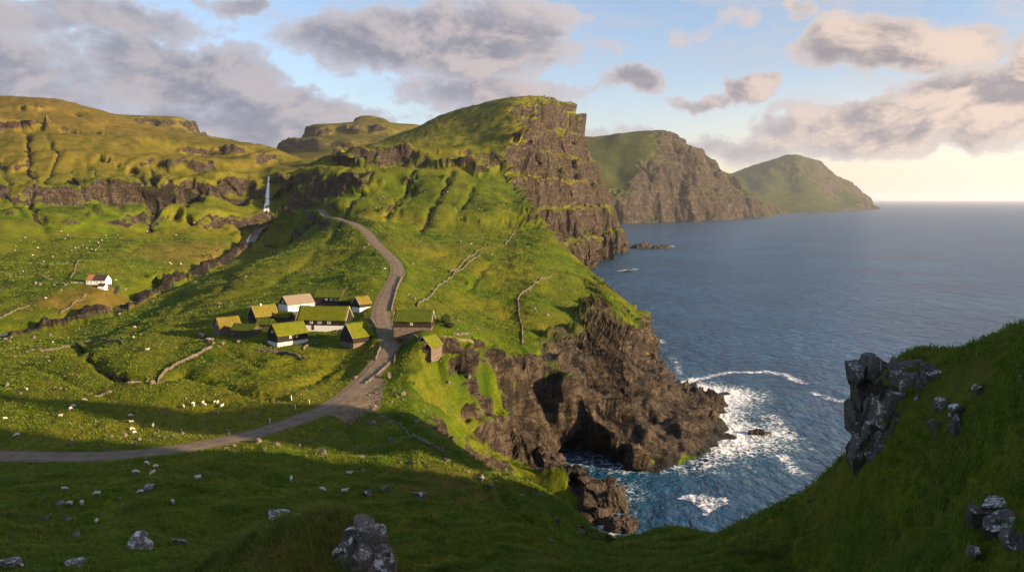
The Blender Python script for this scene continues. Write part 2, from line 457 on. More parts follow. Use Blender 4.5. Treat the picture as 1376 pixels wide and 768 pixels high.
RAVINE = [at_dist(548, 520, 252)[:2] + (43.0, 1.0), at_dist(575, 545, 252)[:2] + (33.0, 1.5), at_dist(610, 575, 256)[:2] + (25.0, 2.5), at_dist(650, 598, 264)[:2] + (16.0, 4.0), at_dist(695, 614, 274)[:2] + (8.0, 6.0), at_dist(735, 622, 284)[:2] + (0.0, 8.0)]
def ravine(x, y):
    dd, ss = line_d(x, y, RAVINE)
    i = np.arange(len(RAVINE))
    zf = np.interp(ss, i, [p[2] for p in RAVINE]); wf = np.interp(ss, i, [p[3] for p in RAVINE])
    dd = dd + 4.5 * fbm2(x, y, 18.0, 3) + 1.2 * noise2(x / 4.5, y / 4.5) + 5.0 * (np.abs(noise2(x / 8.5, y / 14.)) - .22)
    o = np.maximum(dd - wf, 0)
    kk = np.interp(ss, i, [.85, .95, 1.1, 1.5, 2.2, 2.6])
    z = zf + o * kk
    return z + (stair(z + 1.5 * noise2(x / 9., y / 9.), 7.5, 3., 2.4) - z) * np.interp(ss, i, [.05, .1, .2, .5, .7, .7])

def stair(z, P, c, p):
    q = (z - c) / P + 0.5
    f = q - np.floor(q)
    g = f ** p / (f ** p + (1 - f) ** p + 1e-9)
    return (np.floor(q) + g - 0.5) * P + c

def H_base(x, y):
    x = np.asarray(x, np.float64); y = np.asarray(y, np.float64)
    L, d, k = FG.sample(x, y)
    r = np.hypot(x, y); th = np.arctan2(x, y)
    # stepped basalt benches on the far hills
    # an added slot through the shoulder of the hill outside the picture lets the low sun reach the spur
    if True:
        q = 0.3746 * x + 0.9272 * y - 151.0
        m = (x > 112) & (np.abs(q) < 18)
        if m.any():
            cap = 33.0 + 0.249 * x[m] * 1.02 + np.clip((np.abs(q[m]) - 6.0) / 6.0, 0, 1) ** 2 * 90
            L = L.copy(); L[m] = np.minimum(L[m], cap)
    farw = sstep(y, 560, 760) * sstep(th, 0.06, 0.0) 
    c = 108 + 44 * sstep(th, -.33, -.2)
    P_ = 31.0 + 4 * sstep(th, -.33, -.2)
    zz = L + 9 * fbm2(x, y, 160., 3) + 3 * noise2(x / 23., y / 23.)
    st = stair(zz, P_, c, 3.8) - zz
    farw = farw * (1 - sstep(y, 1080, 1230)) * (1 - sstep(th, -.26, -.2) * sstep(zz, 172, 186))
    amt = farw * np.clip(0.55 + 1.3 * fbm2(x + 300, y, 170., 3), 0.0, 1.0)
    L = L + st * amt
    dw = d + warp_d(x, y, r)
    f = np.where(dw > 0, k * dw, dw * 0.6)
    # ledges on the big sea cliff
    led = stair(f + 6 * noise2(x / 60., y / 60.), 44.0, 20.0, 3.2)
    f = f + (led - f) * sstep(r, 650, 950) * 0.9
    h = smin(L, f, np.clip(r * 0.004, 1.3, 4.0))
    m = (np.abs(x - 0) < 75) & (np.abs(y - 258) < 65)
    if m.any():
        h[m] = smin(h[m], ravine(x[m], y[m]), 1.2)
    return h, d, L, f

def hit(pts, hf=None, r0=20.0, r1=2200.0, n=2600):
    """where the sight lines through photo points meet the ground"""
    hf = hf or (lambda a, b: H_base(a, b)[0])
    Y = np.exp(np.linspace(math.log(r0), math.log(r1), n))
    out = []
    for (px, py) in pts:
        a, b, c = ray(px, py)
        X = a / b * Y; Z = CAMZ + c / b * Y
        h = np.maximum(hf(X, Y), 0.0)
        below = np.nonzero(h > Z)[0]
        i = below[0] if len(below) else n - 1
        if i > 0:
            e0, e1 = (Z - h)[i - 1], (h - Z)[i]
            t = e0 / (e0 + e1 + 1e-9)
            yy = Y[i - 1] + t * (Y[i] - Y[i - 1])
        else: yy = Y[0]
        out.append((a / b * yy, yy))
    return out

# lines drawn on the land, read off the photograph
ROAD_PX = [(-160, 608), (-80, 611), (0, 612), (60, 614), (120, 613), (180, 609), (240, 602), (300, 592), (350, 580), (395, 566), (430, 554), (462, 537), (488, 516), (508, 495), (519, 475), (524, 458), (518, 440), (512, 424), (516, 404), (526, 384), (534, 368), (532, 355), (520, 341), (505, 327), (493, 312), (478, 302), (458, 294), (436, 288), (416, 282)]
GULLIES = [  # points, half width, depth
 ([(36, 170), (40, 215), (46, 250), (40, 275), (62, 312)], 9, 7), ([(58, 178), (78, 205), (60, 240), (48, 262)], 7, 5), ([(112, 212), (138, 238), (150, 262), (165, 290)], 8, 7), ([(205, 225), (206, 250), (212, 285), (198, 312)], 13, 12),
 ([(175, 232), (200, 262), (208, 285)], 9, 7), ([(240, 238), (225, 262), (212, 288)], 9, 7), ([(96, 225), (110, 250), (128, 282)], 7, 5), ([(262, 240), (250, 268), (250, 300)], 8, 6), ([(130, 240), (152, 268)], 6, 5), ([(0, 232), (14, 262), (30, 290)], 7, 5), ([(300, 240), (292, 262)], 7, 5),
 ([(515, 215), (492, 245), (465, 285), (440, 330)], 8, 5), ([(570, 215), (545, 255), (505, 300)], 9, 5), ([(545, 245), (560, 235), (520, 285), (500, 290)], 7, 4), ([(610, 225), (598, 250), (575, 285), (552, 320)], 10, 5), ([(645, 240), (628, 265), (610, 300)], 9, 4), ([(480, 225), (452, 262), (425, 300)], 8, 5), ([(450, 235), (425, 275), (385, 320), (340, 350)], 9, 6), ([(560, 255), (530, 300)], 6, 3),
 ([(345, 345), (300, 385), (240, 420), (190, 440)], 12, 3.5), ([(430, 330), (370, 380), (310, 400)], 10, 3), ([(660, 350), (640, 375), (615, 395)], 6, 2.5),
 ([(0, 456), (60, 462), (110, 462), (112, 478), (135, 492), (170, 508), (215, 512), (245, 500), (300, 518), (350, 532), (400, 540)], 3.2, 2.4), ([(455, 490), (425, 508), (395, 518)], 3, 1.8), ([(300, 470), (350, 492), (420, 480), (470, 478)], 1.8, .9), ([(420, 372), (370, 392), (300, 412), (250, 428)], 2.2, 1.0), ([(480, 345), (440, 360), (390, 372)], 2.4, 1.0), ([(0, 545), (60, 552), (120, 548), (180, 558)], 2.2, 1.0), ([(20, 490), (70, 500), (110, 520), (160, 540)], 2.0, .9), ([(560, 380), (620, 390), (690, 392)], 2.0, .8), ([(560, 345), (610, 340), (680, 348)], 2.6, 1.0), ([(600, 420), (650, 425), (695, 420)], 1.6, .7), ([(60, 395), (100, 402), (150, 396)], 2.2, .8), ([(200, 345), (240, 360), (225, 372)], 3, 1.0), ([(150, 350), (190, 330), (230, 335), (300, 328)], 3, 1.0),
 ([(505, 545), (540, 565), (575, 590), (600, 612)], 3, 1.6), ([(640, 640), (665, 672), (700, 700), (750, 722)], 1.7, 1.5), ([(655, 640), (690, 680), (735, 708)], 1.5, 1.3), ([(560, 690), (620, 720), (700, 745)], 1.9, 1.4), ([(600, 660), (640, 690), (690, 722), (740, 742)], 1.6, 1.2), ([(540, 700), (600, 735), (690, 760)], 1.6, 1.1), ([(700, 665), (725, 690), (765, 712)], 1.2, .8), ([(900, 745), (1000, 735), (1080, 705), (1140, 668)], 1.2, .7), ([(930, 765), (1050, 745), (1140, 705), (1200, 660)], 1.0, .6), ([(0, 665), (100, 672), (230, 668)], 1.6, .7), ([(60, 700), (170, 705), (300, 690)], 1.4, .7), ([(30, 735), (110, 738)], 1.2, .5), ([(250, 620), (300, 640), (400, 650)], 2.0, .9), ([(470, 565), (472, 600)], 2.2, 1.2)]
STREAM_PX = [(358, 300), (348, 312), (335, 324), (318, 338), (296, 352), (268, 364), (240, 376), (210, 388), (185, 398), (160, 408), (135, 418), (100, 428), (60, 438), (20, 445), (-60, 452), (-160, 458)]
ROAD = hit(ROAD_PX)
STREAM = hit(STREAM_PX)
GUL = [(hit(p), w_, dp) for p, w_, dp in GULLIES]
UPSTREAM = hit([(362, 238), (372, 226), (385, 218), (398, 212), (410, 209)])
def prof(line):
    xs = np.array([p[0] for p in line]); ys = np.array([p[1] for p in line])
    z = H_base(xs, ys)[0]
    for _ in range(2):
        z2 = z.copy(); z2[1:-1] = (z[:-2] + 2 * z[1:-1] + z[2:]) / 4; z = z2
    return z
def densify(line, step):
    out = [line[0]]
    P_ = [np.array(p, float) for p in line]
    for i in range(len(P_) - 1):
        p0 = P_[max(i - 1, 0)]; p1 = P_[i]; p2 = P_[i + 1]; p3 = P_[min(i + 2, len(P_) - 1)]
        n = max(1, int(np.linalg.norm(p2 - p1) / step))
        for k in range(1, n + 1):
            t = k / n
            q = 0.5 * (2 * p1 + (p2 - p0) * t + (2 * p0 - 5 * p1 + 4 * p2 - p3) * t * t + (3 * p1 - p0 - 3 * p2 + p3) * t ** 3)
            out.append(tuple(q))
    return out
ROAD = densify(ROAD, 6.0)
ROAD_Z = prof(ROAD)
for _ in range(6):
    ROAD_Z[1:-1] = (ROAD_Z[:-2] + 2 * ROAD_Z[1:-1] + ROAD_Z[2:]) / 4
STREAM_Z = prof(STREAM)
STREAM_Z = np.minimum.accumulate(STREAM_Z)
ROADW = 2.9
LOTS = []   # level building plots, filled in below: (x, y, z, radius)
CARPARK = hit([(428, 556), (470, 534), (505, 500), (516, 515), (508, 545), (470, 562)])

def near(line, x, y, m):
    xs = [p[0] for p in line]; ys = [p[1] for p in line]
    return (x > min(xs) - m) & (x < max(xs) + m) & (y > min(ys) - m) & (y < max(ys) + m)

# scarps: rock courses breaking the far slopes (line left to right, height)
SCARPS = [(hit(p), a) for p, a in [
    ([(428, 236), (450, 216), (475, 212), (500, 222), (540, 216), (575, 222), (610, 220), (640, 228), (662, 226), (684, 232), (696, 246)], 11.),
    ([(-60, 268), (0, 262), (40, 262), (100, 268), (150, 262), (190, 252), (240, 248), (300, 245), (335, 246), (352, 250)], 15.), ([(-40, 290), (30, 288), (80, 286), (130, 282), (170, 287)], 8.), ([(40, 232), (80, 229), (130, 236), (180, 232), (215, 238)], 7.), ([(-40, 180), (0, 176), (60, 171), (120, 180), (160, 184)], 6.), ([(200, 196), (260, 204), (330, 206), (370, 216)], 6.), ([(-40, 150), (40, 146), (100, 150), (140, 158)], 5.),
    ([(368, 246), (385, 242), (400, 240), (430, 244), (452, 256)], 12.), ([(340, 330), (352, 322), (380, 305)], 6.)]]
def scarp(x, y, h):
    near_w = np.zeros(x.shape)
    for ln, A in SCARPS:
        m = near(ln, x, y, 110)
        if not m.any(): continue
        xm, ym = x[m], y[m]
        wx = xm + 16 * fbm2(xm, ym, 55., 3); wy = ym + 22 * fbm2(xm + 70, ym, 55., 3)
        dd, ss = line_d(wx, wy, ln)
        i = np.clip(ss.astype(int), 0, len(ln) - 2)
        P_ = np.array(ln)
        e = P_[i + 1] - P_[i]; w0 = np.stack([wx, wy], 1) - P_[i]
        sd = np.sign(e[:, 0] * w0[:, 1] - e[:, 1] * w0[:, 0]) * dd
        n = len(ln) - 1
        k = A * np.clip(.62 + 1.15 * fbm2(xm, ym + 33, 70., 3), 0, 1.35) * np.clip(np.minimum(ss, n - ss) * 1.5, 0, 1)
        h[m] += k * .5 * np.tanh(sd / 3.5) * np.exp(-(dd / 42.) ** 2)
        near_w[m] = np.maximum(near_w[m], k / 8.0 * np.exp(-((sd + 3) / 10.) ** 2))
    return near_w

CAVE = S(790, 620) + (13.0,)
CK = at_dist(1215, 560, 80)
def terrace_phase(x, y, h):
    return np.sin((h + 1.5 * fbm2(x, y, 13., 3)) * 2 * math.pi / 1.5)
def H(x, y, full=False):
    x = np.asarray(x, np.float64); y = np.asarray(y, np.float64)
    h, d, L, f = H_base(x, y)
    h = h.copy()
    r = np.hypot(x, y)
    wet_dark = np.zeros(x.shape)
    # hummocks; calmer near roads and houses
    soft = sstep(L, f + 2, f - 3) if False else sstep(f - h, 1.0, 6.0)
    hum = 2.6 * fbm2(x, y, 46., 3) * sstep(r, 60, 200) + 1.25 * fbm2(x + 9, y, 14., 4) * sstep(r, 30, 170) 
    hum = hum + sstep(r, 420, 800) * 5.0 * fbm2(x, y + 77, 95., 3)
    hum = hum + .34 * fbm2(x + 5, y + 80, 5.2, 3) * sstep(r, 130, 220) * (1 - sstep(r, 500, 800)) + 1.0 * fbm2(x + 50, y + 80, 15., 4) * sstep(r, 330, 600)
    # small rough turf and sheep terraces close by
    hum = hum + sstep(r, 230, 120) * (0.22 * fbm2(x, y, 2.3, 3))
    ter = terrace_phase(x, y, h) * 0.30 * sstep(r, 210, 150) * np.clip(.6 + fbm2(x, y + 50, 26., 2), 0, 1)
    hum = hum + ter
    crag = scarp(x, y, h)
    m = near(ROAD, x, y, 40)
    calm = np.ones(x.shape)
    dr = np.full(x.shape, 1e3); zr = np.zeros(x.shape)
    if m.any():
        dd, ss = line_d(x[m], y[m], ROAD)
        dr[m] = dd; zr[m] = np.interp(ss, np.arange(len(ROAD_Z)), ROAD_Z)
    h = h + hum * soft * (0.25 + 0.75 * sstep(dr, 4, 16))
    for (ln, w_, dp) in GUL:
        m = near(ln, x, y, w_ * 3)
        if m.any():
            xm, ym = x[m], y[m]
            dd, ss = line_d(xm + 0.5 * w_ * fbm2(xm, ym, w_ * 3., 2), ym + 0.5 * w_ * fbm2(xm + 55, ym, w_ * 3., 2), ln)
            n = len(ln) - 1
            taper = np.minimum(1, np.minimum(ss, n - ss) * 1.6 + 0.15)
            cut = dp * (0.55 if w_ > 4.5 else 1.0) * np.exp(-(dd / (w_ * (0.36 if w_ > 4.5 else 0.75))) ** 2) * taper
            h[m] -= cut
            if full: wet_dark[m] = np.maximum(wet_dark[m], np.clip(cut / 3.0, 0, 1) * np.exp(-(dd / (w_ * .28)) ** 2))  # darker along the gully bottoms
    m = near(STREAM, x, y, 40)
    ds = np.full(x.shape, 1e3)
    if m.any():
        dd, ss = line_d(x[m] + 2.5 * noise2(x[m] / 14., y[m] / 14.), y[m], STREAM)
        ds[m] = dd
        zs = np.interp(ss, np.arange(len(STREAM_Z)), STREAM_Z) - 2.6
        t = sstep(dd, 4.0, 15.0)
        h[m] = np.minimum(h[m], zs * (1 - t) + h[m] * t + 0.0)
    t = sstep(dr, 3.4, 10.0)
    h = np.where(dr < 10, zr * (1 - t) + h * t, h)
    for (lx, ly, lz, lr_) in LOTS:
        dd = np.hypot(x - lx, y - ly)
        t = sstep(dd, lr_, lr_ * 2.0)
        h = lz * (1 - t) + h * t
    if full:
        return h, d, L, f, dr, ds, wet_dark, crag
    return h

# ------------------------------------------------------------------ materials of the land
def new_mat(name):
    m = bpy.data.materials.new(name); m.use_nodes = True
    return m, NT(m.node_tree)

def finish(nt, col, rough, normal=None, spec=0.2, disp=None, **extra):
    b = nt.n('ShaderNodeBsdfPrincipled', {'Base Color': col, 'Roughness': rough, 'Specular IOR Level': spec})
    if normal is not None: nt.t.links.new(normal, b.inputs['Normal'])
    o = nt.n('ShaderNodeOutputMaterial')
    nt.t.links.new(b.outputs[0], o.inputs[0])
    return b

def land_material(name, far=False):
    m, t = new_mat(name)
    p = t.pos()
    rock, dry, gravel, wet_dark, bare = t.attr('rock'), t.attr('dry'), t.attr('gravel'), t.attr('wet_dark'), t.attr('bare')
    n_big = t.noise(p, 0.012, 5, 0.6)
    n_mid = t.noise(p, 0.075, 6, 0.62)
    n_fine = t.noise(p, 0.9, 5, 0.7)
    # grass: deep green, olive, straw
    g = t.mix(t.ramp(n_mid, 0.36, 0.66), (0.038, 0.072, 0.004), (0.108, 0.135, 0.006))
    g = t.mix(t.ramp(n_big, 0.42, 0.68), g, (0.165, 0.145, 0.012))
    g = t.mix(t.math('MULTIPLY', t.ramp(n_fine, 0.40, 0.64), 0.8), g, (0.034, 0.060, 0.005))
    dryc = t.mix(t.ramp(n_mid, 0.35, 0.68), (0.105, 0.078, 0.014), (0.165, 0.118, 0.024))
    g = t.mix(t.math('MULTIPLY', t.ramp(t.noise(p, 0.035, 6, .7, .8), .52, .68), .55), g, (0.075, 0.060, 0.014))
    if far: g = t.mix(0.6, g, (0.022, 0.030, 0.010))  # far grass darkened: the shade of those slopes put into the colour
    df = t.ramp(t.math('ADD', dry, t.math('MULTIPLY', t.math('SUBTRACT', n_mid, 0.5), 0.9)), 0.15, 0.95)
    g = t.mix(df, g, dryc)
    # rock: layered, jointed basalt
    big = 1.0 if not far else 0.3
    r1 = t.noise(t.scale(p, 0.045 * big, 0.045 * big, 0.16 * big), 1.0, 8, 0.68, 0.7)
    r2 = t.noise(t.scale(p, 1.0 * big, 1.0 * big, 0.22 * big), 0.42, 6, 0.7)
    cr1 = t.ramp(t.math('ABSOLUTE', t.math('SUBTRACT', t.noise(t.scale(p, .11 * big, .11 * big, .05 * big), 1.0, 6, .62, 1.2), .5)), .035, .0)
    cr2 = t.ramp(t.math('ABSOLUTE', t.math('SUBTRACT', t.noise(t.scale(p, .035 * big, .035 * big, .13 * big), 1.0, 6, .65, 1.4), .5)), .03, .0)
    joint = t.math('MAXIMUM', cr1, t.math('MULTIPLY', cr2, .8))
    rc = t.mix(t.ramp(r1, 0.34, 0.64), (0.024, 0.020, 0.016), (0.092, 0.067, 0.046))
    zl = t.math('ADD', t.math('MULTIPLY', t.n('ShaderNodeSeparateXYZ', {0: p}).outputs[2], .26 * big), t.math('MULTIPLY', r1, 1.6))
    lay = t.noise(t.n('ShaderNodeCombineXYZ', {0: 0.0, 1: 0.0, 2: zl}).outputs[0], 1.0, 3, .6)
    rc = t.mix(t.math('MULTIPLY', t.ramp(lay, .44, .60), .6), rc, (0.030, 0.023, 0.018))
    rc = t.mix(t.math('MULTIPLY', t.ramp(r2, 0.40, 0.72), 0.6), rc, (0.150, 0.110, 0.075))
    rc = t.mix(t.ramp(r2, 0.46, 0.28), rc, (0.014, 0.012, 0.010))
    rc = t.mix(t.math('MULTIPLY', joint, .55), rc, (0.010, 0.008, 0.007))
    z = t.n('ShaderNodeSeparateXYZ', {0: p}).outputs[2]
    tide = t.ramp(t.math('ADD', z, t.math('MULTIPLY', r1, 5.0)), 6.5, 2.5)
    rc = t.mix(t.math('MULTIPLY', tide, 0.85), rc, (0.014, 0.012, 0.011))
    rf = t.ramp(t.math('ADD', rock, t.math('MULTIPLY', t.math('SUBTRACT', t.noise(p, 0.28, 6, 0.7), 0.5), 0.85)), 0.42, 0.58)
    # turf clings wherever the rock lies back
    up = t.n('ShaderNodeSeparateXYZ', {0: t.n('ShaderNodeNewGeometry').outputs['Normal']}).outputs[2]
    cling = t.math('MULTIPLY', t.ramp(t.math('ADD', up, t.math('MULTIPLY', t.math('SUBTRACT', n_mid, .5), .9)), .66, .82), t.ramp(t.math('ADD', z, t.math('MULTIPLY', r1, 14.)), 19., 27.))
    rf = t.math('MULTIPLY', rf, t.math('SUBTRACT', 1.0, t.math('MULTIPLY', cling, t.math('SUBTRACT', .95, t.math('MULTIPLY', bare, .93)))))
    col = t.mix(rf, g, rc)
    gr = t.mix(t.ramp(t.noise(p, 0.5, 5, 0.7), 0.35, 0.7), (0.150, 0.105, 0.075), (0.24, 0.175, 0.13))
    gf = t.ramp(t.math('ADD', gravel, t.math('MULTIPLY', t.math('SUBTRACT', t.noise(p, 0.45, 6, 0.7), 0.5), 0.8)), 0.4, 0.62)
    col = t.mix(gf, col, gr)
    col = t.mix(t.ramp(t.math('ADD', wet_dark, t.math('MULTIPLY', t.math('SUBTRACT', n_fine, 0.5), 0.6)), 0.42, 0.75), col, (0.022, 0.018, 0.013))
    rough = t.math('SUBTRACT', 0.95, t.math('MULTIPLY', tide, t.math('MULTIPLY', rf, 0.45)))
    b1 = t.n('ShaderNodeBump', {'Strength': 0.75, 'Distance': 0.5, 'Height': t.noise(p, 1.1, 5, 0.75)}).outputs[0]
    b2 = t.n('ShaderNodeBump', {'Strength': t.math('MULTIPLY', rf, 0.8), 'Distance': 1.6 if not far else 8.0, 'Height': t.math('SUBTRACT', t.math('ADD', r1, r2), t.math('MULTIPLY', joint, .8)), 'Normal': b1}).outputs[0]
    finish(t, col, rough, b2, t.math('ADD', 0.04, t.math('MULTIPLY', rf, .14)))
    return m
M_LAND = land_material('turf_and_basalt')
M_LANDFAR = land_material('far_shaded_turf_and_basalt', True)

def shape_rock(V, nu, nv, rockw, extra=1.0, N=None, face=None):
    """push bare rock in and out along its normal: strata, joints, lumps at sizes that suit the distance"""
    if N is None: N = grid_normals(V, nu, nv)
    idx = np.nonzero(rockw > 0.02)[0]
    x, y, z = V[idx].T
    r = np.hypot(x, y)
    s = np.zeros(len(idx))
    for lam in (90., 44., 22., 11., 5.5, 2.7, 1.3):
        wgt = sstep(lam, r * 0.0022, r * 0.006) * sstep(lam, r * 0.15, r * 0.08)
        on = wgt > 0.01
        if not on.any(): continue
        a = noise3(x[on] / lam, y[on] / lam, z[on] / (lam * 1.5))
        q = noise3(x[on] / lam + 31.7, y[on] / lam, z[on] / (lam * 2.2) + 11)
        s[on] += wgt[on] * lam * (0.28 * a - 0.42 * np.abs(q) + 0.08)
    # strata: courses with their own setback
    tk = np.clip(r * 0.012, 2.2, 16.0)
    lay = (z + 0.12 * x * 0.3 + 1.3 * noise3(x / 17., y / 17., z / 17.)) / tk
    k = np.floor(lay); fr = lay - k
    hv = lambda q: np.modf(np.abs(np.sin(q * 127.1 + 3.1) * 43758.5))[0]
    s += (hv(k) * (1 - sstep(fr, .8, 1.0)) + hv(k + 1) * sstep(fr, .8, 1.0) - .5) * tk * 0.26
    s *= rockw[idx] * extra
    if face is not None: s *= face[idx]
    V[idx] += N[idx] * s[:, None]
    return V

def pixpoly(pts, hf=None):
    return hit(pts, hf)

ROCKY = [pixpoly([(792, 396), (822, 408), (830, 435), (872, 455), (880, 488), (905, 512), (985, 525), (985, 600), (900, 632), (790, 622), (745, 560), (742, 520), (700, 490), (692, 468), (735, 452), (775, 440), (770, 420)]),
         pixpoly([(632, 560), (655, 545), (700, 522), (742, 522), (742, 600), (690, 605), (640, 592)]),
         pixpoly([(715, 606), (745, 606), (800, 640), (860, 690), (862, 716), (820, 722), (800, 690), (770, 660), (745, 640)])]
TURFY = pixpoly([(536, 486), (600, 482), (680, 492), (738, 508), (730, 520), (690, 528), (660, 545), (640, 575), (620, 585), (590, 570), (560, 545)])
DRYSPOTS = [((240, 345), 70, .8), ((300, 330), 70, .7), ((100, 400), 26, .6), ((150, 400), 22, .9), ((40, 415), 30, .5), ((160, 395), 14, 1.1), ((600, 640), 14, .8), ((560, 520), 10, .3), ((600, 540), 14, .3), ((390, 730), 14, .7), ((450, 720), 10, .7), ((1250, 510), 10, .4), ((580, 665), 12, .6), ((470, 500), 16, .2), ((630, 330), 40, .35), ((560, 330), 50, .3), ((690, 330), 30, .3), ((580, 412), 14, .6)]
DRYW = [(hit([p])[0], s, a) for p, s, a in DRYSPOTS]

def build_ground():
    inn = np.linspace(R(-37.5), R(38.5), 900)
    th = np.concatenate([np.arange(R(-64), inn[0] - .008, R(1.0)), inn, np.arange(inn[-1] + .008, R(130), R(0.9))])
    nrow = 1150
    x, y = radial_sheet(lambda a, b: np.maximum(H(a, b), -3.0), th, 5.0, 2250.0, nrow, nsamp=1300, base=330)
    nu, nv = len(th), nrow
    h, d, L, f, dr, ds, wet_dark, crag = H(x, y, True)
    V = np.stack([x, y, h], 1)
    r = np.hypot(x, y)
    e_ = r * 0.003 + 0.2
    gx = (H(x + e_, y) - h) / e_; gy = (H(x, y + e_) - h) / e_
    nz = 1 / np.sqrt(1 + gx * gx + gy * gy)
    NH = np.stack([-gx * nz, -gy * nz, nz], 1)
    th_ = np.arctan2(x, y)
    jig = fbm2(x, y, np.where(r > 500, 40., 8.), 3)
    thr = 0.70 - 0.06 * sstep(r, 220, 100)
    rock = sstep(nz + 0.10 * jig, thr + 0.07, thr - 0.07)
    rock = sstep(nz + 0.10 * jig + .30 * np.exp(-((x + 27) ** 2 + (y - 268) ** 2) / 24. ** 2), thr + 0.07, thr - 0.07)
    rock *= sstep(dr, 5.5, 8.0) * np.maximum(sstep(r, 150, 190), np.exp(-((x - 37) ** 2 + (y - 79) ** 2) / 5. ** 2) * sstep(h, 70, 74))
    bare = np.zeros(len(x))
    for ip, P_ in enumerate(ROCKY):
        m = near(P_, x, y, 20)
        sd = poly_sd(x[m], y[m], P_)
        rock[m] = np.maximum(rock[m], sstep(sd + 11 * fbm2(x[m], y[m], 17., 4), -1, 5))
        if ip == 0: bare[m] = sstep(sd + 12 * fbm2(x[m] + 30, y[m], 20., 3), 0, 9)
    rock = np.maximum(rock, sstep(crag + .5 * fbm2(x, y, 16., 3), .25, .7))
    rock = np.maximum(rock, sstep(d + 6 * jig, 9, 4) * sstep(r, 180, 240))
    rock = np.maximum(rock, sstep(ds + 3 * jig, 6.5, 3.5) * 0.95)
    bare = np.maximum(bare, sstep(ds, 10, 5)); wet_dark = np.maximum(wet_dark, .62 * sstep(ds + 2 * jig, 6, 3))
    m = near(TURFY, x, y, 20)
    rock[m] *= 1 - .94 * sstep(poly_sd(x[m], y[m], TURFY) + 9 * fbm2(x[m], y[m], 11., 4), -1, 4)
    ph = terrace_phase(x, y, FG.sample(x, y)[0])
    wet_dark = np.maximum(wet_dark, .5 * sstep(ph, -.55, -.95) * sstep(r, 200, 150) * sstep(fbm2(x + 11, y, 24., 3), -.25, .2))  # sheep tracks drawn darker
    # bigger, rarer rock scabs on the hills
    dry = np.zeros(len(x))
    left = sstep(th_, -.22, -.30)
    dry += left * (0.10 + 0.55 * sstep(h, 70, 150) + .25 * sstep(h, 170, 230))
    dry += sstep(th_, -.30, -.22) * sstep(y, 850, 1000) * .45
    dry -= left * 0.35 * sstep(h, 100, 60)
    for (c, s_, a) in DRYW:
        dry += a * np.exp(-(((x - c[0]) ** 2 + (y - c[1]) ** 2) / s_ ** 2))
    gravel = np.zeros(len(x))
    m = near(CARPARK, x, y, 20)
    gravel[m] = sstep(poly_sd(x[m], y[m], CARPARK), -2.5, 1.5)
    gravel = np.maximum(gravel, sstep(dr, 4.6, 3.2) * .8)
    vd = np.stack([-x, -y, CAMZ - h], 1); vd /= np.linalg.norm(vd, axis=1, keepdims=True)
    face = np.maximum(sstep((vd * NH).sum(1), -.05, .12), .12)
    V = shape_rock(V, nu, nv, rock * sstep(h, -4, 1) * sstep(dr, 5, 9), 1.0, NH, face)
    # the sea cave: the foot of the cliff is hollowed out
    cx, cyy, cr = CAVE
    m = (np.abs(V[:, 0] - cx) < cr) & (np.abs(V[:, 1] - cyy) < 40) & (V[:, 2] < 13)
    q = np.sqrt(np.clip(1 - ((V[m, 0] - cx) / cr) ** 2, 0, 1)) * 7.5
    V[m, 1] += 15.0 * sstep(q - V[m, 2], 0.0, 2.2)
    keep = (V[:, 2] > -2.5)
    return grid_mesh('ground', V, nu, nv, M_LAND, dict(rock=rock, dry=dry, gravel=gravel, wet_dark=wet_dark, bare=bare), keep)
ground = build_ground()
ground['kind'] = 'structure'
print('ground', len(ground.data.vertices), round(time.time() - T0, 1))

# ------------------------------------------------------------------ farther headlands and mountains
def far_form(name, pts, coast, th, rr, nth, nrow, amp, lam, led, dryv, cut=-3.0, bench=0, rug=0, thr=(.84, .66)):
    P3 = [at_dist(*p) for p in pts]
    fd = Field(P3, [c[:2] for c in coast], coast, th, rr, 600, 500, c=0.008)
    def hf(x, y, full=False):
        L, d, k = fd.sample(x, y)
        if bench:
            zz = L + bench * .22 * fbm2(x, y, bench * 3., 3)
            L = L + (stair(zz, bench, bench * .4, 3.2) - zz) * .85
        if rug: L = L + rug * (fbm2(x + 9, y, lam * .8, 5) + 1.2 * (.3 - np.abs(noise2(x / (lam * .5), y / (lam * .5) + 5))))
        dw = d + amp * fbm2(x, y, lam, 5) + amp * 1.5 * (0.35 - np.abs(noise2(x / (lam * .55) + 3, y / (lam * .55)))) 
        f = np.where(dw > 0, k * dw, dw * .5)
        if led: f = f + (stair(f + led * .2 * noise2(x / (led * 2), y / (led * 2)), led, led * .5, 2.2) - f) * .3
        h = smin(L + 0.02 * lam * fbm2(x, y, lam, 3), f, lam * .06)
        return (h, L, f) if full else h
    ths = np.linspace(th[0], th[1], nth)
    x, y = radial_sheet(lambda a, b: np.maximum(hf(a, b), cut), ths, rr[0], rr[1], nrow, nsamp=900, base=120)
    h, L, f = hf(x, y, True)
    V = np.stack([x, y, h], 1)
    N = grid_normals(V, nth, nrow)
    jig = fbm2(x, y, lam, 3)
    rock = sstep(N[:, 2] + .12 * jig, *thr)
    V = shape_rock(V, nth, nrow, rock * sstep(h, -4, 4), 1.0)
    z0 = np.zeros(len(x))
    o = grid_mesh(name, V, nth, nrow, M_LANDFAR, dict(rock=rock, dry=z0 + dryv, gravel=z0, wet_dark=z0), V[:, 2] > cut + .5)
    o['kind'] = 'structure'
    return o

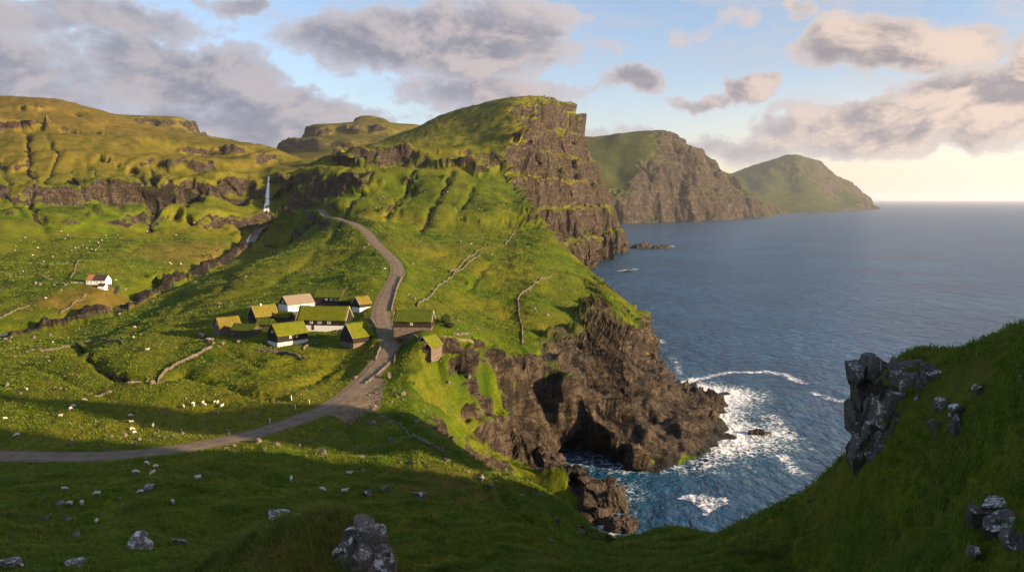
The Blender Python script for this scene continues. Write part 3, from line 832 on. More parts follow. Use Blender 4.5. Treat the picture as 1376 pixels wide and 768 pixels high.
sb = at_sea
far_form('headland', [(700, 200, 4300), (785, 187, 4000), (830, 186, 3900), (860, 187, 3860), (885, 188, 3850), (905, 189, 3860), (916, 193, 3920), (930, 203, 4000), (960, 210, 4300), (985, 232, 4550), (1010, 254, 4800), (1030, 268, 5000), (1062, 279, 5500), (780, 230, 3650), (830, 240, 3600), (905, 240, 3700), (980, 262, 4400),
     (785, 215, 4700), (905, 215, 4700), (985, 255, 5300), (1050, 280, 6000), (700, 230, 5200), (905, 230, 5600)],
    [(-200, 3150, 1.3), (300, 3300, 1.3), sb(845, 300) + (1.4,), sb(880, 299) + (1.5,), sb(920, 298) + (1.7,), sb(965, 295.5) + (1.7,), sb(1000, 292.5) + (1.5,), sb(1035, 289) + (.8,), sb(1066, 285.5) + (.4,), (2350, 6600, .5), (1500, 6900, 1), (-200, 6500, 1)],
    (R(-2), R(22)), (3000., 6500.), 420, 420, 95., 300., 130., .25, rug=9)
far_form('headland', [(960, 245, 8600), (985, 233, 8400), (1010, 225, 8300), (1040, 217, 8200), (1062, 213, 8150), (1076, 211, 8150), (1082, 218, 8200), (1090, 217, 8200), (1106, 218, 8250), (1112, 228, 8300), (1126, 239, 8400), (1140, 243, 8450), (1148, 245, 8500), (1160, 258, 8700), (1176, 274, 8900), (1010, 250, 7800), (1060, 252, 7700), (1120, 262, 7900), (1075, 240, 9600), (1000, 255, 9800), (1160, 275, 9800), (1075, 255, 10600)],
    [(1900, 6900, .7), sb(1040, 288.6) + (.7,), sb(1070, 287) + (.9,), sb(1100, 285.8) + (1.1,), sb(1140, 283) + (1.2,), sb(1165, 281.5) + (1.0,), sb(1182, 279.5) + (.7,), (4700, 10200, .8), (3500, 11500, .8), (1500, 11500, 1)],
    (R(12), R(27.5)), (6500., 11500.), 300, 260, 130., 600., 170., .1, rug=26, thr=(.93, .80))
big = [(-9000, 1900, 2), (9000, 1900, 2), (9000, 9000, 2), (-9000, 9000, 2)]
far_form('mountain', [(330, 250, 2300), (380, 200, 2650), (400, 187, 2750), (415, 174, 2800), (437, 171, 2800), (458, 169, 2850), (470, 163, 2870), (478, 158, 2900), (500, 157, 2900), (522, 158, 2900), (530, 165, 2880), (540, 170, 2850), (560, 172, 2850), (620, 190, 2800), (420, 230, 2250), (500, 225, 2250), (600, 230, 2300), (420, 195, 2600), (500, 190, 2600), (470, 200, 3500), (380, 230, 3500), (600, 220, 3500)],
    big, (R(-20), R(-2)), (2200., 3600.), 260, 200, 10., 160., 0, .55, cut=-50, bench=62)
far_form('mountain', [(60, 250, 1900), (100, 150, 2400), (140, 152, 2400), (180, 156, 2400), (215, 158, 2400), (240, 162, 2400), (255, 168, 2400), (280, 190, 2400), (330, 215, 2400), (60, 145, 2400), (0, 140, 2400), (60, 175, 2200), (200, 185, 2200), (300, 230, 2100), (200, 200, 3000), (60, 180, 3000)],
    big, (R(-34), R(-17)), (1950., 3000.), 200, 150, 10., 160., 0, .6, cut=-50, bench=50)
print('far', round(time.time() - T0, 1))

# ------------------------------------------------------------------ the sea
def sea_material():
    m, t = new_mat('sea_water')
    p = t.pos()
    foam = t.attr('foam')
    # chop at several sizes, longer across the wind
    pr = t.n('ShaderNodeMapping', {'Vector': p, 'Rotation': (0, 0, R(25)), 'Scale': (1.0, 0.55, 1.0)}, vector_type='POINT').outputs[0]
    w1 = t.noise(pr, 0.05, 4, 0.6, 0.3)
    w2 = t.noise(pr, 0.22, 5, 0.65, 0.5)
    w3 = t.noise(pr, 0.9, 3, 0.6)
    b = t.n('ShaderNodeBump', {'Strength': 1.0, 'Distance': 5.5, 'Height': w1}).outputs[0]
    b = t.n('ShaderNodeBump', {'Strength': 1.0, 'Distance': 2.2, 'Height': w2, 'Normal': b}).outputs[0]
    b = t.n('ShaderNodeBump', {'Strength': 0.6, 'Distance': 0.35, 'Height': w3, 'Normal': b}).outputs[0]
    patch = t.noise(p, 0.006, 4, 0.55, 0.4)
    deep = t.mix(t.ramp(patch, 0.35, 0.68), (0.006, 0.044, 0.100), (0.012, 0.070, 0.150))
    teal = t.attr('shoal')
    deep = t.mix(teal, deep, (0.018, 0.105, 0.115))
    fn = t.noise(p, 0.16, 8, 0.66, 1.0)
    vor = t.n('ShaderNodeTexVoronoi', {'Vector': t.vmath('ADD', p, t.scale(t.noise(p, 0.3, 4, .6, out=1), 5, 5, 0)), 'Scale': 0.33}, feature='DISTANCE_TO_EDGE').outputs[0]
    lace = t.ramp(vor, 0.16, 0.0)
    fv = t.math('ADD', foam, t.math('ADD', t.math('MULTIPLY', t.math('SUBTRACT', fn, 0.5), 1.1), t.math('MULTIPLY', lace, 0.34)))
    ff = t.math('MULTIPLY', t.ramp(fv, 0.46, 0.95), t.ramp(foam, 0.02, 0.15))
    dif = t.n('ShaderNodeBsdfDiffuse', {'Color': deep, 'Normal': b})
    glo = t.n('ShaderNodeBsdfGlossy', {'Color': (.96, .98, 1, 1), 'Roughness': 0.16, 'Normal': b})
    # a wind-roughened sea never reaches mirror reflectance at grazing angles
    fr = t.math('MINIMUM', t.n('ShaderNodeFresnel', {'IOR': 1.333, 'Normal': b}).outputs[0], 0.34)
    wat = t.n('ShaderNodeMixShader', {0: fr, 1: dif.outputs[0], 2: glo.outputs[0]})
    fo = t.n('ShaderNodeBsdfPrincipled', {'Base Color': (0.80, 0.80, 0.79, 1), 'Roughness': 0.8, 'Normal': b})
    mx = t.n('ShaderNodeMixShader', {0: ff, 1: wat.outputs[0], 2: fo.outputs[0]})
    o = t.n('ShaderNodeOutputMaterial')
    t.t.links.new(mx.outputs[0], o.inputs[0])
    return m
M_SEA = sea_material()
CPOLY = [c[:2] for c in COAST]
def build_sea():
    th = np.concatenate([np.linspace(R(-70), R(-12), 20)[:-1], np.linspace(R(-12), R(37), 760), np.linspace(R(37), R(140), 60)[1:]])
    r = np.concatenate([np.exp(np.linspace(math.log(110), math.log(1700), 900)), np.exp(np.linspace(math.log(1720), math.log(90000), 150))])
    TH, RR = np.meshgrid(th, r, indexing='ij')
    X, Y = (np.sin(TH) * RR).ravel(), (np.cos(TH) * RR).ravel()
    d = np.full(X.shape, -500.0)
    m = np.hypot(X, Y) < 1900
    d[m] = FG.sample(X[m], Y[m])[1]
    out = np.maximum(-d, 0)
    rr = np.hypot(X, Y)
    expo = np.full(X.shape, .30)           # how hard the swell breaks along each stretch of shore
    for (px, py, rad, a) in [(1000, 560, 45, .75), (960, 520, 30, .6), (880, 470, 18, .2), (850, 700, 22, .45), (800, 640, 18, .35), (815, 722, 14, .6), (1010, 605, 30, .35), (945, 632, 20, .1)]:
        c = at_sea(px, py); expo += a * .8 * np.exp(-((X - c[0]) ** 2 + (Y - c[1]) ** 2) / rad ** 2)
    foam = expo * 0.80 * np.exp(-out / (3.5 + 9 * expo)) * sstep(rr, 1500, 900)
    shoal = np.zeros(X.shape)
    for (px, py, rx, ry, a) in [(1020, 578, 16, 20, .34), (985, 545, 11, 18, .28), (1035, 600, 24, 14, .24), (1040, 640, 24, 14, .18), (845, 660, 10, 12, .3), (760, 625, 10, 8, .25), (1000, 530, 16, 18, .45)]:
        c = at_sea(px, py); g = np.exp(-(((X - c[0]) / rx) ** 2 + ((Y - c[1]) / ry) ** 2))
        foam += a * g; shoal += g * 0.8 * min(1, a * 1.6)
    for ln, wd, a in [([(915, 512), (950, 505), (990, 500), (1030, 499), (1060, 504), (1078, 514)], 4.0, .62), ([(1092, 528), (1120, 536), (1150, 541)], 4.0, .55), ([(1050, 612), (1068, 628), (1074, 634)], 2.5, .5), ([(880, 455), (895, 460)], 5, .4),
                      ([(780, 349), (800, 345), (815, 341)], 5, .55), ([(772, 364), (790, 366)], 4, .6), ([(832, 364), (856, 361)], 5, .6), ([(880, 333), (910, 330)], 8, .6), ([(1040, 560), (1060, 585)], 4, .35), ([(905, 480), (915, 500)], 3, .35)]:
        W_ = [at_sea(*q) for q in ln]
        mm = near(W_, X, Y, 60)
        dd, ss = line_d(X[mm] + 5 * fbm2(X[mm], Y[mm], 22., 2), Y[mm] + 5 * fbm2(X[mm] + 90, Y[mm], 22., 2), W_)
        foam[mm] += a * np.exp(-(dd / wd) ** 2)
    raft = [at_sea(*q) for q in [(908, 668), (922, 663), (942, 661), (962, 666), (982, 668), (975, 678), (962, 684), (951, 694), (944, 691), (938, 682), (928, 674)]]
    mm = near(raft, X, Y, 8)
    sd = poly_sd(X[mm] + 1.2 * fbm2(X[mm], Y[mm], 5., 3), Y[mm] + 1.2 * fbm2(X[mm] + 50, Y[mm], 5., 3), raft)
    foam[mm] = np.maximum(foam[mm], sstep(sd, -.6, 1.2) * .66)
    # scattered whitecap lace farther out
    shoal += 0.5 * np.exp(-out / 14.) * expo
    # low swell
    z = 0.35 * fbm2(X, Y * 0.6, 30., 3) * sstep(rr, 1800, 600)
    V = np.stack([X, Y, z], 1)
    keep = (out > -1) & ((d < 12) | (rr > 1850))
    o = grid_mesh('sea_water', V, len(th), len(r), M_SEA, dict(foam=np.clip(foam, 0, 1.2), shoal=np.clip(shoal, 0, 1)), keep)
    o['kind'] = 'structure'
build_sea()
print('sea', round(time.time() - T0, 1))

# ------------------------------------------------------------------ the air
def build_haze():
    m = bpy.data.materials.new('haze_air'); m.use_nodes = True
    t = NT(m.node_tree)
    v = t.n('ShaderNodeVolumePrincipled', {'Color': (0.90, 0.92, 0.97, 1), 'Density': 0.000024, 'Anisotropy': 0.25})
    o = t.n('ShaderNodeOutputMaterial'); t.t.links.new(v.outputs[0], o.inputs['Volume'])
    s, z0, z1 = 95000.0, -60.0, 600.0
    V = np.array([(x, y, z) for z in (z0, z1) for y in (-s, s) for x in (-s, s)])
    T = [(0, 2, 3, 1), (4, 5, 7, 6), (0, 1, 5, 4), (1, 3, 7, 5), (3, 2, 6, 7), (2, 0, 4, 6)]
    o = tri_mesh('haze', V, T, m)
    o['kind'] = 'stuff'
build_haze()

# ------------------------------------------------------------------ road, paths, stream, waterfall
def Hz(x, y):
    return float(H(np.array([x]), np.array([y]))[0])
def place(px, py):
    return HITS[(px, py)]
def hitH(pts):
    return hit(pts, H)

def strip(name, line, width, zoff, mat, step=2.0, zs=None, wvar=0.12, across=5, sink=0.12):
    L_ = densify(line, step)
    P_ = np.array(L_); n = len(P_)
    tg = np.gradient(P_, axis=0); tg /= np.linalg.norm(tg, axis=1, keepdims=True) + 1e-9
    nn = np.stack([tg[:, 1], -tg[:, 0]], 1)
    wd = np.interp(np.linspace(0, 1, n), np.linspace(0, 1, len(width)), width) if hasattr(width, '__len__') else np.full(n, width)
    u = np.linspace(-1, 1, across)
    ed = 1 + wvar * np.stack([fbm2(P_[:, 0], P_[:, 1], 9., 3), fbm2(P_[:, 0] + 99, P_[:, 1], 9., 3)], 1)
    V = []
    for j, a in enumerate(u):
        e = ed[:, 0] if a < 0 else ed[:, 1]
        q = P_ + nn * (wd * a * e)[:, None]
        z = H(q[:, 0], q[:, 1]) if zs is None else np.interp(np.linspace(0, 1, n), np.linspace(0, 1, len(zs)), zs)
        V.append(np.column_stack([q, z + zoff - sink * abs(a) ** 6]))
    V = np.stack(V, 1).reshape(-1, 3)
    at = np.tile(np.abs(u), n)
    o = grid_mesh(name, V, n, across, mat, dict(edge=at))
    o['kind'] = 'structure'
    return o

def road_material():
    m, t = new_mat('gravel_road')
    p = t.pos(); e = t.attr('edge')
    n1 = t.noise(p, 0.25, 5, 0.65); n2 = t.noise(p, 3.5, 4, 0.7)
    c = t.mix(t.ramp(n1, 0.35, 0.68), (0.120, 0.090, 0.057), (0.195, 0.147, 0.096))
    c = t.mix(t.math('MULTIPLY', t.ramp(n2, 0.45, 0.75), 0.4), c, (0.23, 0.19, 0.16))
    tr = t.ramp(t.math('ABSOLUTE', t.math('SUBTRACT', e, 0.5)), 0.22, 0.08)
    c = t.mix(t.math('MULTIPLY', tr, 0.35), c, (0.235, 0.182, 0.122))
    g = t.ramp(t.math('ADD', e, t.math('MULTIPLY', t.math('SUBTRACT', n1, 0.5), 0.7)), 0.80, 1.0)
    c = t.mix(g, c, (0.10, 0.10, 0.022))
    finish(t, c, 0.95, t.n('ShaderNodeBump', {'Strength': 0.5, 'Distance': 0.12, 'Height': n2}).outputs[0], 0.2)
    return m
M_ROAD = road_material()
strip('road', ROAD, [3.1, 3.1, 3.1, 3.0, 2.8, 2.5, 2.4, 2.4], 0.09, M_ROAD, 1.6, None, 0.16, 9)
def path_material():
    m, t = new_mat('trodden_path')
    p = t.pos()
    c = t.mix(t.ramp(t.noise(p, 0.5, 4, .6), .35, .65), (0.12, 0.105, 0.045), (0.20, 0.165, 0.085))
    finish(t, c, 0.95, None, 0.1)
    return m
M_PATH = path_material()
for ln, wd in [([(596, 452), (615, 455), (636, 459)], .8), ([(-30, 363), (0, 365), (41, 369), (66, 374), (92, 381)], 1.1),
               ([(523, 452), (510, 440), (497, 437)], 1.6), ([(523, 452), (545, 454), (558, 452)], 1.3)]:
    strip('footpath', hitH(ln), wd, 0.10, M_PATH, 1.5, None, 0.3, 5)

def stream_material():
    m, t = new_mat('stream_water')
    p = t.pos()
    n = t.noise(p, 0.6, 6, 0.75, .5)
    f = t.ramp(n, 0.56, 0.68)
    b = t.n('ShaderNodeBump', {'Strength': 0.6, 'Distance': 0.3, 'Height': n}).outputs[0]
    c = t.mix(f, (0.016, 0.018, 0.018), (0.62, 0.62, 0.62))
    finish(t, c, t.math('ADD', 0.12, t.math('MULTIPLY', f, .5)), b, 0.5)
    return m
M_STREAM = stream_material()
strip('stream', STREAM, 3.6, -1.55, M_STREAM, 3.0, STREAM_Z, 0.5, 5, 0)

def fall_material():
    m, t = new_mat('falling_water')
    p = t.pos()
    n = t.noise(t.scale(p, 1.3, 1.3, 0.05), 1.0, 6, 0.7, 0.3)
    c = t.mix(t.ramp(n, 0.36, 0.58), (0.42, 0.41, 0.40), (0.92, 0.90, 0.87))
    finish(t, c, 0.5, t.n('ShaderNodeBump', {'Strength': 0.8, 'Distance': 0.6, 'Height': n}).outputs[0], 0.4)
    return m
M_FALL = fall_material()
def waterfall(name, mid, widths, lift=1.8):
    """a sheet of falling water standing just proud of the rock it runs down"""
    pts = hitH(mid)
    V = []
    for (x, y), (px, py), wd in zip(pts, mid, widths):
        a, b, c = ray(px, py)
        z = CAMZ + c / b * y
        s = y / F
        for u in (-1, -.5, 0, .5, 1):
            V.append((x + wd * u * s, y - lift * (1.0 - 0.45 * u * u) - 1.0, z))
    n = len(mid)
    V = np.array(V)
    V[:, 2] = np.maximum.accumulate(V[::-1, 2].reshape(n, 5), 0)[::-1].reshape(-1) if False else V[:, 2]
    o = grid_mesh(name, V, n, 5, M_FALL)
    o['kind'] = 'structure'
    return o
waterfall('waterfall', [(362, 237), (361.5, 243), (361, 250), (360.5, 257), (360, 264), (359.5, 271), (359, 278), (358.5, 285), (358, 292), (357.5, 300)], [1.1, 1.3, 1.7, 2.1, 2.6, 3.2, 3.6, 3.9, 3.8, 3.0])
waterfall('waterfall', [(338, 314), (335, 319), (333, 324), (331, 329), (329, 334)], [1.0, 1.5, 1.8, 1.6, 1.4], 1.2)
print('water lines', round(time.time() - T0, 1))

# ------------------------------------------------------------------ tags and shared materials
def tag(o, label, cat, group=None):
    o['label'] = label; o['category'] = cat
    if group: o['group'] = group
    return o
def empty(name, loc, rz=0.0):
    o = bpy.data.objects.new(name, None)
    o.empty_display_size = 0.3
    o.location = loc; o.rotation_euler = (0, 0, rz)
    COL.objects.link(o)
    return o

def simple_mat(name, ca, cb, scale, rough=0.9, stretch=(1, 1, 1), bump=0.02, spec=0.2, lo=.35, hi=.65, coord='Object'):
    m, t = new_mat(name)
    co = t.n('ShaderNodeTexCoord').outputs[coord]
    n = t.noise(t.scale(co, *stretch), scale, 6, 0.7)
    c = t.mix(t.ramp(n, lo, hi), ca, cb)
    finish(t, c, rough, t.n('ShaderNodeBump', {'Strength': 0.8, 'Distance': bump, 'Height': n}).outputs[0], spec)
    return m
def board_mat(name, ca, cb, vertical=True, gap=0.18):
    m, t = new_mat(name)
    co = t.n('ShaderNodeTexCoord').outputs['Object']
    sx, sy, sz = t.n('ShaderNodeSeparateXYZ', {0: co}).outputs
    a = t.math('ADD', sx, sy) if vertical else sz
    q = t.math('FRACT', t.math('DIVIDE', a, gap))
    seam = t.math('ADD', t.ramp(q, 0.10, 0.02), t.ramp(q, 0.92, 1.0), clamp=True)
    n = t.noise(t.scale(co, 3, 3, .5) if vertical else t.scale(co, .6, .6, 5), 1.6, 6, .7)
    c = t.mix(t.ramp(n, .3, .7), ca, cb)
    c = t.mix(t.math('MULTIPLY', seam, .5), c, tuple(v * .35 for v in ca))
    finish(t, c, 0.8, t.n('ShaderNodeBump', {'Strength': 0.7, 'Distance': 0.03, 'Height': t.math('SUBTRACT', n, seam)}).outputs[0], .25)
    return m
def stone_mat(name, ca, cb, joint, scale=2.6):
    m, t = new_mat(name)
    co = t.n('ShaderNodeTexCoord').outputs['Object']
    co = t.scale(co, 1, 1, 1.5)
    v = t.n('ShaderNodeTexVoronoi', {'Vector': co, 'Scale': scale}, feature='F1')
    e = t.n('ShaderNodeTexVoronoi', {'Vector': co, 'Scale': scale}, feature='DISTANCE_TO_EDGE').outputs[0]
    r = t.n('ShaderNodeSeparateColor', {0: v.outputs['Color']}).outputs[0]
    n = t.noise(co, 7, 5, .7)
    c = t.mix(t.math('ADD', t.math('MULTIPLY', r, .7), t.math('MULTIPLY', n, .3)), ca, cb)
    c = t.mix(t.ramp(e, .09, .02), c, joint)
    finish(t, c, .92, t.n('ShaderNodeBump', {'Strength': 1.0, 'Distance': .08, 'Height': t.math('ADD', t.ramp(e, 0, .16), t.math('MULTIPLY', n, .4))}).outputs[0], .15)
    return m
def turf_mat(name, ca, cb, cc):
    m, t = new_mat(name)
    p = t.pos()
    n = t.noise(p, 1.7, 6, .75); n2 = t.noise(p, 0.35, 4, .6)
    c = t.mix(t.ramp(n, .33, .66), ca, cb)
    c = t.mix(t.math('MULTIPLY', t.ramp(n2, .42, .68), .7), c, cc)
    finish(t, c, .95, t.n('ShaderNodeBump', {'Strength': 1.0, 'Distance': .25, 'Height': n}).outputs[0], .1)
    return m
M_TAR = board_mat('tarred_boards', (0.012, 0.010, 0.009), (0.026, 0.020, 0.016))
M_TARBROWN = board_mat('brown_tarred_boards', (0.026, 0.015, 0.010), (0.045, 0.026, 0.017))
M_WHITEWASH = simple_mat('whitewashed_stone', (0.55, 0.53, 0.50), (0.80, 0.78, 0.75), 2.2, bump=.05)
M_PINKWASH = simple_mat('weathered_limewash', (0.42, 0.37, 0.34), (0.66, 0.60, 0.56), 2.6, stretch=(1, 1, 2), bump=.05)
M_WHITEBOARD = board_mat('white_boards', (0.60, 0.58, 0.55), (0.78, 0.76, 0.73), False, .22)
M_STONE = stone_mat('rubble_stone', (0.10, 0.075, 0.058), (0.34, 0.25, 0.19), (0.02, .016, .013))
M_DARKSTONE = stone_mat('dark_rubble_stone', (0.05, 0.042, 0.036), (0.19, 0.15, 0.12), (0.012, .011, .01))
M_TURF = turf_mat('roof_turf', (0.060, 0.078, 0.006), (0.165, 0.170, 0.010), (0.085, 0.100, 0.008))
M_TURFGREEN = turf_mat('green_roof_turf', (0.040, 0.060, 0.008), (0.100, 0.120, 0.012), (0.060, 0.080, 0.012))
M_TURFTAN = turf_mat('withered_roof_turf', (0.105, 0.090, 0.014), (0.215, 0.160, 0.030), (0.115, 0.110, 0.014))
M_TIN = board_mat('rust_pink_roof_sheets', (0.16, 0.122, 0.088), (0.24, 0.185, 0.135), True, .3)
M_ORANGE = board_mat('orange_roof_sheets', (0.27, 0.115, 0.05), (0.36, 0.17, 0.08), True, .3)
M_SLATE = board_mat('dark_roof_sheets', (0.030, 0.022, 0.022), (0.065, 0.048, 0.046), True, .35)
M_TRIM = simple_mat('weathered_trim', (0.45, 0.40, 0.34), (0.62, 0.57, 0.50), 4)
M_WHITE = simple_mat('white_paint', (0.70, 0.69, 0.67), (0.82, 0.81, 0.79), 5)
M_DOOR = board_mat('dark_door_boards', (0.035, 0.022, 0.015), (0.06, 0.035, 0.022), True, .14)
M_WOOD = simple_mat('grey_wood', (0.10, 0.085, 0.07), (0.22, 0.19, 0.155), 3, stretch=(1, 1, .3))
def glass_mat():
    m, t = new_mat('window_glass')
    finish(t, (0.012, 0.014, 0.018, 1), 0.08, None, .6)
    return m
M_GLASS = glass_mat()

class MB:
    """collects boxes and quads into ONE mesh"""
    def __init__(s): s.v, s.f = [], []
    def box(s, x0, x1, y0, y1, z0, z1):
        b = len(s.v)
        s.v += [(x, y, z) for z in (z0, z1) for y in (y0, y1) for x in (x0, x1)]
        s.f += [tuple(b + i for i in q) for q in ((0, 2, 3, 1), (4, 5, 7, 6), (0, 1, 5, 4), (1, 3, 7, 5), (3, 2, 6, 7), (2, 0, 4, 6))]
        return s
    def poly(s, pts):
        b = len(s.v); s.v += list(pts); s.f.append(tuple(range(b, b + len(pts)))); return s
    def prism(s, pts, off):
        """polygon pts extruded by off"""
        o = Vector(off); P_ = [Vector(p) for p in pts]; n = len(P_); b = len(s.v)
        s.v += [tuple(p) for p in P_] + [tuple(p + o) for p in P_]
        s.f.append(tuple(b + i for i in range(n))[::-1]); s.f.append(tuple(b + n + i for i in range(n)))
        for i in range(n):
            j = (i + 1) % n
            s.f.append((b + i, b + j, b + n + j, b + n + i))
        return s
    def build(s, name, mat, parent=None, bevel=0.0):
        me = bpy.data.meshes.new(name); me.from_pydata(s.v, [], s.f); me.update()
        bm = bmesh.new(); bm.from_mesh(me); bmesh.ops.recalc_face_normals(bm, faces=bm.faces)
        if bevel: bmesh.ops.bevel(bm, geom=bm.edges[:], offset=bevel, segments=1, affect='EDGES')
        bm.to_mesh(me); bm.free()
        me.materials.append(mat)
        o = bpy.data.objects.new(name, me); COL.objects.link(o)
        if parent: o.parent = parent
        return o

def roof_mesh(Ln, W, z0, rise, over, thick, lump, seed, nl=22, nw=8):
    """a gabled slab with a lumpy upper face; returns verts, quads"""
    hw = W / 2 + over; k = rise / (W / 2)
    us = np.linspace(-Ln / 2 - over, Ln / 2 + over, nl)
    ws = np.concatenate([np.linspace(-hw, 0, nw), np.linspace(0, hw, nw)[1:]])
    U, Wg = np.meshgrid(us, ws, indexing='ij')
    zb = z0 + rise - np.abs(Wg) * k
    nz_ = lump * (fbm2(U + seed * 7.7, Wg + seed, 1.6, 3) + .5 * fbm2(U + seed * 3.1, Wg, .7, 2))
    sag = 0.10 * np.cos(U / (Ln / 2) * 1.5) * (lump > .02)
    top = np.stack([U, Wg, zb + thick + nz_ - sag + (0.10 * np.exp(-(Wg / .5) ** 2) if lump > .02 else 0)], -1).reshape(-1, 3)
    bot = np.stack([U, Wg, zb - sag * .5], -1).reshape(-1, 3)
    n = nl; m_ = len(ws); N0 = n * m_
    Q = []
    for i in range(n - 1):
        for j in range(m_ - 1):
            a = i * m_ + j
            Q.append((a, a + m_, a + m_ + 1, a + 1)); Q.append((N0 + a, N0 + a + 1, N0 + a + m_ + 1, N0 + a + m_))
    for i in range(n - 1):
        for j in (0, m_ - 1):
            a = i * m_ + j; q = (a, N0 + a, N0 + a + m_, a + m_)
            Q.append(q if j == 0 else q[::-1])
    for j in range(m_ - 1):
        for i in (0, n - 1):
            a = i * m_ + j; q = (a, a + 1, N0 + a + 1, N0 + a)
            Q.append(q if i == 0 else q[::-1])
    return np.concatenate([top, bot]), np.array(Q)

def house(name, px, label, cat, az, Ln, W, hb, hw, rise, m_base, m_wall, m_roof, seed, group=None, wins=(), door=None, chimney=None, trim=None, turf=True, gable_win=None, lot=True, m_gable=None, roof2=None):
    (x, y) = PLOT[name, px]
    z = PLOTZ[name, px]
    root = empty(name, (x, y, z), R(90 - az))
    tag(root, label, cat, group)
    hx, hy = Ln / 2, W / 2
    MB().box(-hx - .08, hx + .08, -hy - .08, hy + .08, -3.0, hb).build('foundation', m_base, root, .03)
    zt = hb + hw
    mb = MB().prism([(-hx, -hy, hb), (-hx, hy, hb), (-hx, hy, zt), (-hx, 0, zt + rise), (-hx, -hy, zt)], (Ln, 0, 0))
    mb.build('wall', m_wall, root)
    if m_gable:
        for s in (-1, 1):
            MB().prism([(s * (hx + .01), -hy, zt), (s * (hx + .01), hy, zt), (s * (hx + .01), 0, zt + rise)], (s * .05, 0, 0)).build('gable', m_gable, root)
    V, Q = roof_mesh(Ln, W, zt - .02, rise + .05, .35 if turf else .25, .30 if turf else .10, .17 if turf else .0, seed)
    rf = tri_mesh('roof', V, Q, m_roof, root, smooth=turf)
    if roof2:      # a stretch of the roof re-covered with other sheets, laid over the first
        k = (rise + .05) / (W / 2); hw_ = W / 2 + .25
        a, b = roof2[1], roof2[2]
        for s in (-1, 1):
            MB().prism([(a, 0, zt + rise + .135), (b, 0, zt + rise + .135), (b, s * hw_, zt + rise + .135 - hw_ * k), (a, s * hw_, zt + rise + .135 - hw_ * k)], (0, 0, .03)).build('roof_sheet', roof2[0], root)
    if trim:
        for s in (-1, 1):
            k = rise / hy; e = hy + .38; t_ = MB()
            xx = s * (hx + (.36 if turf else .27))
            for q in (-1, 1):
                t_.prism([(xx, 0, zt + rise + .36), (xx, 0, zt + rise + .06), (xx, q * e, zt + rise + .06 - k * e), (xx, q * e, zt + rise + .36 - k * e)], (s * .06, 0, 0))
            t_.build('bargeboard', trim, root)
    def window(side, u, zc, ww=.95, wh=1.05):
        """side: 'f'/'b' long walls (-y / +y), 'g'/'h' gables (-x / +x)"""
        fr, pn = MB(), MB()
        def bx(m_, a0, a1, z0, z1, d0, d1):
            if side == 'f': m_.box(a0, a1, -hy - d1, -hy - d0, z0, z1)
            elif side == 'b': m_.box(a0, a1, hy + d0, hy + d1, z0, z1)
            elif side == 'g': m_.box(-hx - d1, -hx - d0, a0, a1, z0, z1)
            else: m_.box(hx + d0, hx + d1, a0, a1, z0, z1)
        f = .13
        for (a0, a1, z0, z1) in ((u - ww / 2, u - ww / 2 + f, zc - wh / 2, zc + wh / 2), (u + ww / 2 - f, u + ww / 2, zc - wh / 2, zc + wh / 2),
                                 (u - ww / 2 + f, u + ww / 2 - f, zc + wh / 2 - f, zc + wh / 2), (u - ww / 2 + f, u + ww / 2 - f, zc - wh / 2, zc - wh / 2 + f),
                                 (u - .035, u + .035, zc - wh / 2 + f, zc + wh / 2 - f)):
            bx(fr, a0, a1, z0, z1, .06 if m_gable and side in 'gh' else .0, .14)
        bx(pn, u - ww / 2 + f, u + ww / 2 - f, zc - wh / 2 + f, zc + wh / 2 - f, .01, .07)
        w_ = fr.build('window', M_WHITE, root); pn.build('pane', M_GLASS, w_)
    for wdef in wins: window(*wdef)
    if gable_win: window('g', 0, zt + rise * .3, *gable_win)
    if door:
        side, u, mat = door
        d = MB()
        if side == 'f': d.box(u - .5, u + .5, -hy - .15, -hy - .085, .05, 2.0)
        elif side == 'g': d.box(-hx - .15, -hx - .085, u - .5, u + .5, .05, 2.0)
        d.build('door', mat, root)
    if chimney:
        u, h_, m_ = chimney
        MB().box(u - .32, u + .32, -.32, .32, zt + rise - .5, zt + rise + h_).box(u - .38, u + .38, -.38, .38, zt + rise + h_, zt + rise + h_ + .12).build('chimney', m_, root)
    return root

HOUSES = []
def H_(*a, **k): HOUSES.append((a, k))
WF = lambda us, z, **k: [('f', u, z) for u in us]
H_('farmhouse', (437, 441), 'long black tarred house with grass roof and white base', 'house', 97, 20.0, 9.0, 1.9, 2.3, 4.6, M_WHITEWASH, M_TAR, M_TURF, 1,
   wins=[('f', -7.8, 3.2, 1.3, 1.1), ('f', -4.0, 3.2, 1.1, 1.1), ('f', -.6, 3.2, 1.4, 1.1), ('f', 3.2, 3.2, 1.2, 1.1), ('f', -6.4, 1.1, 1.0, .8)], door=('f', -3.4, M_DOOR), trim=M_TRIM)
H_('farmhouse', (399, 420), 'white house with black gable and plain tan roof at the back of the village', 'house', 42, 13.0, 7.0, 1.2, 3.0, 3.4, M_DARKSTONE, M_WHITEBOARD, M_TIN, 2,
   wins=[('f', -4.2, 2.9), ('f', -1.6, 2.9), ('f', 1.0, 2.9), ('f', 3.8, 2.9)], m_gable=M_TAR, turf=False, gable_win=(1.3, 1.1))
H_('black_house', (387, 462), 'black tarred house with yellow green turf roof and pale base nearest the field', 'house', 46, 12.5, 7.6, 1.7, 2.6, 3.9, M_PINKWASH, M_TAR, M_TURF, 3,
   wins=[('f', -1.0, 3.3, .8, 1.0), ('f', 1.6, 3.3, .8, 1.0)], trim=None, gable_win=(.9, .9))
H_('black_house', (479, 461), 'black shed with steep yellow turf roof beside the road junction', 'shed', 44, 8.5, 8.0, .9, 2.2, 4.6, M_STONE, M_TAR, M_TURF, 4, trim=M_TRIM)
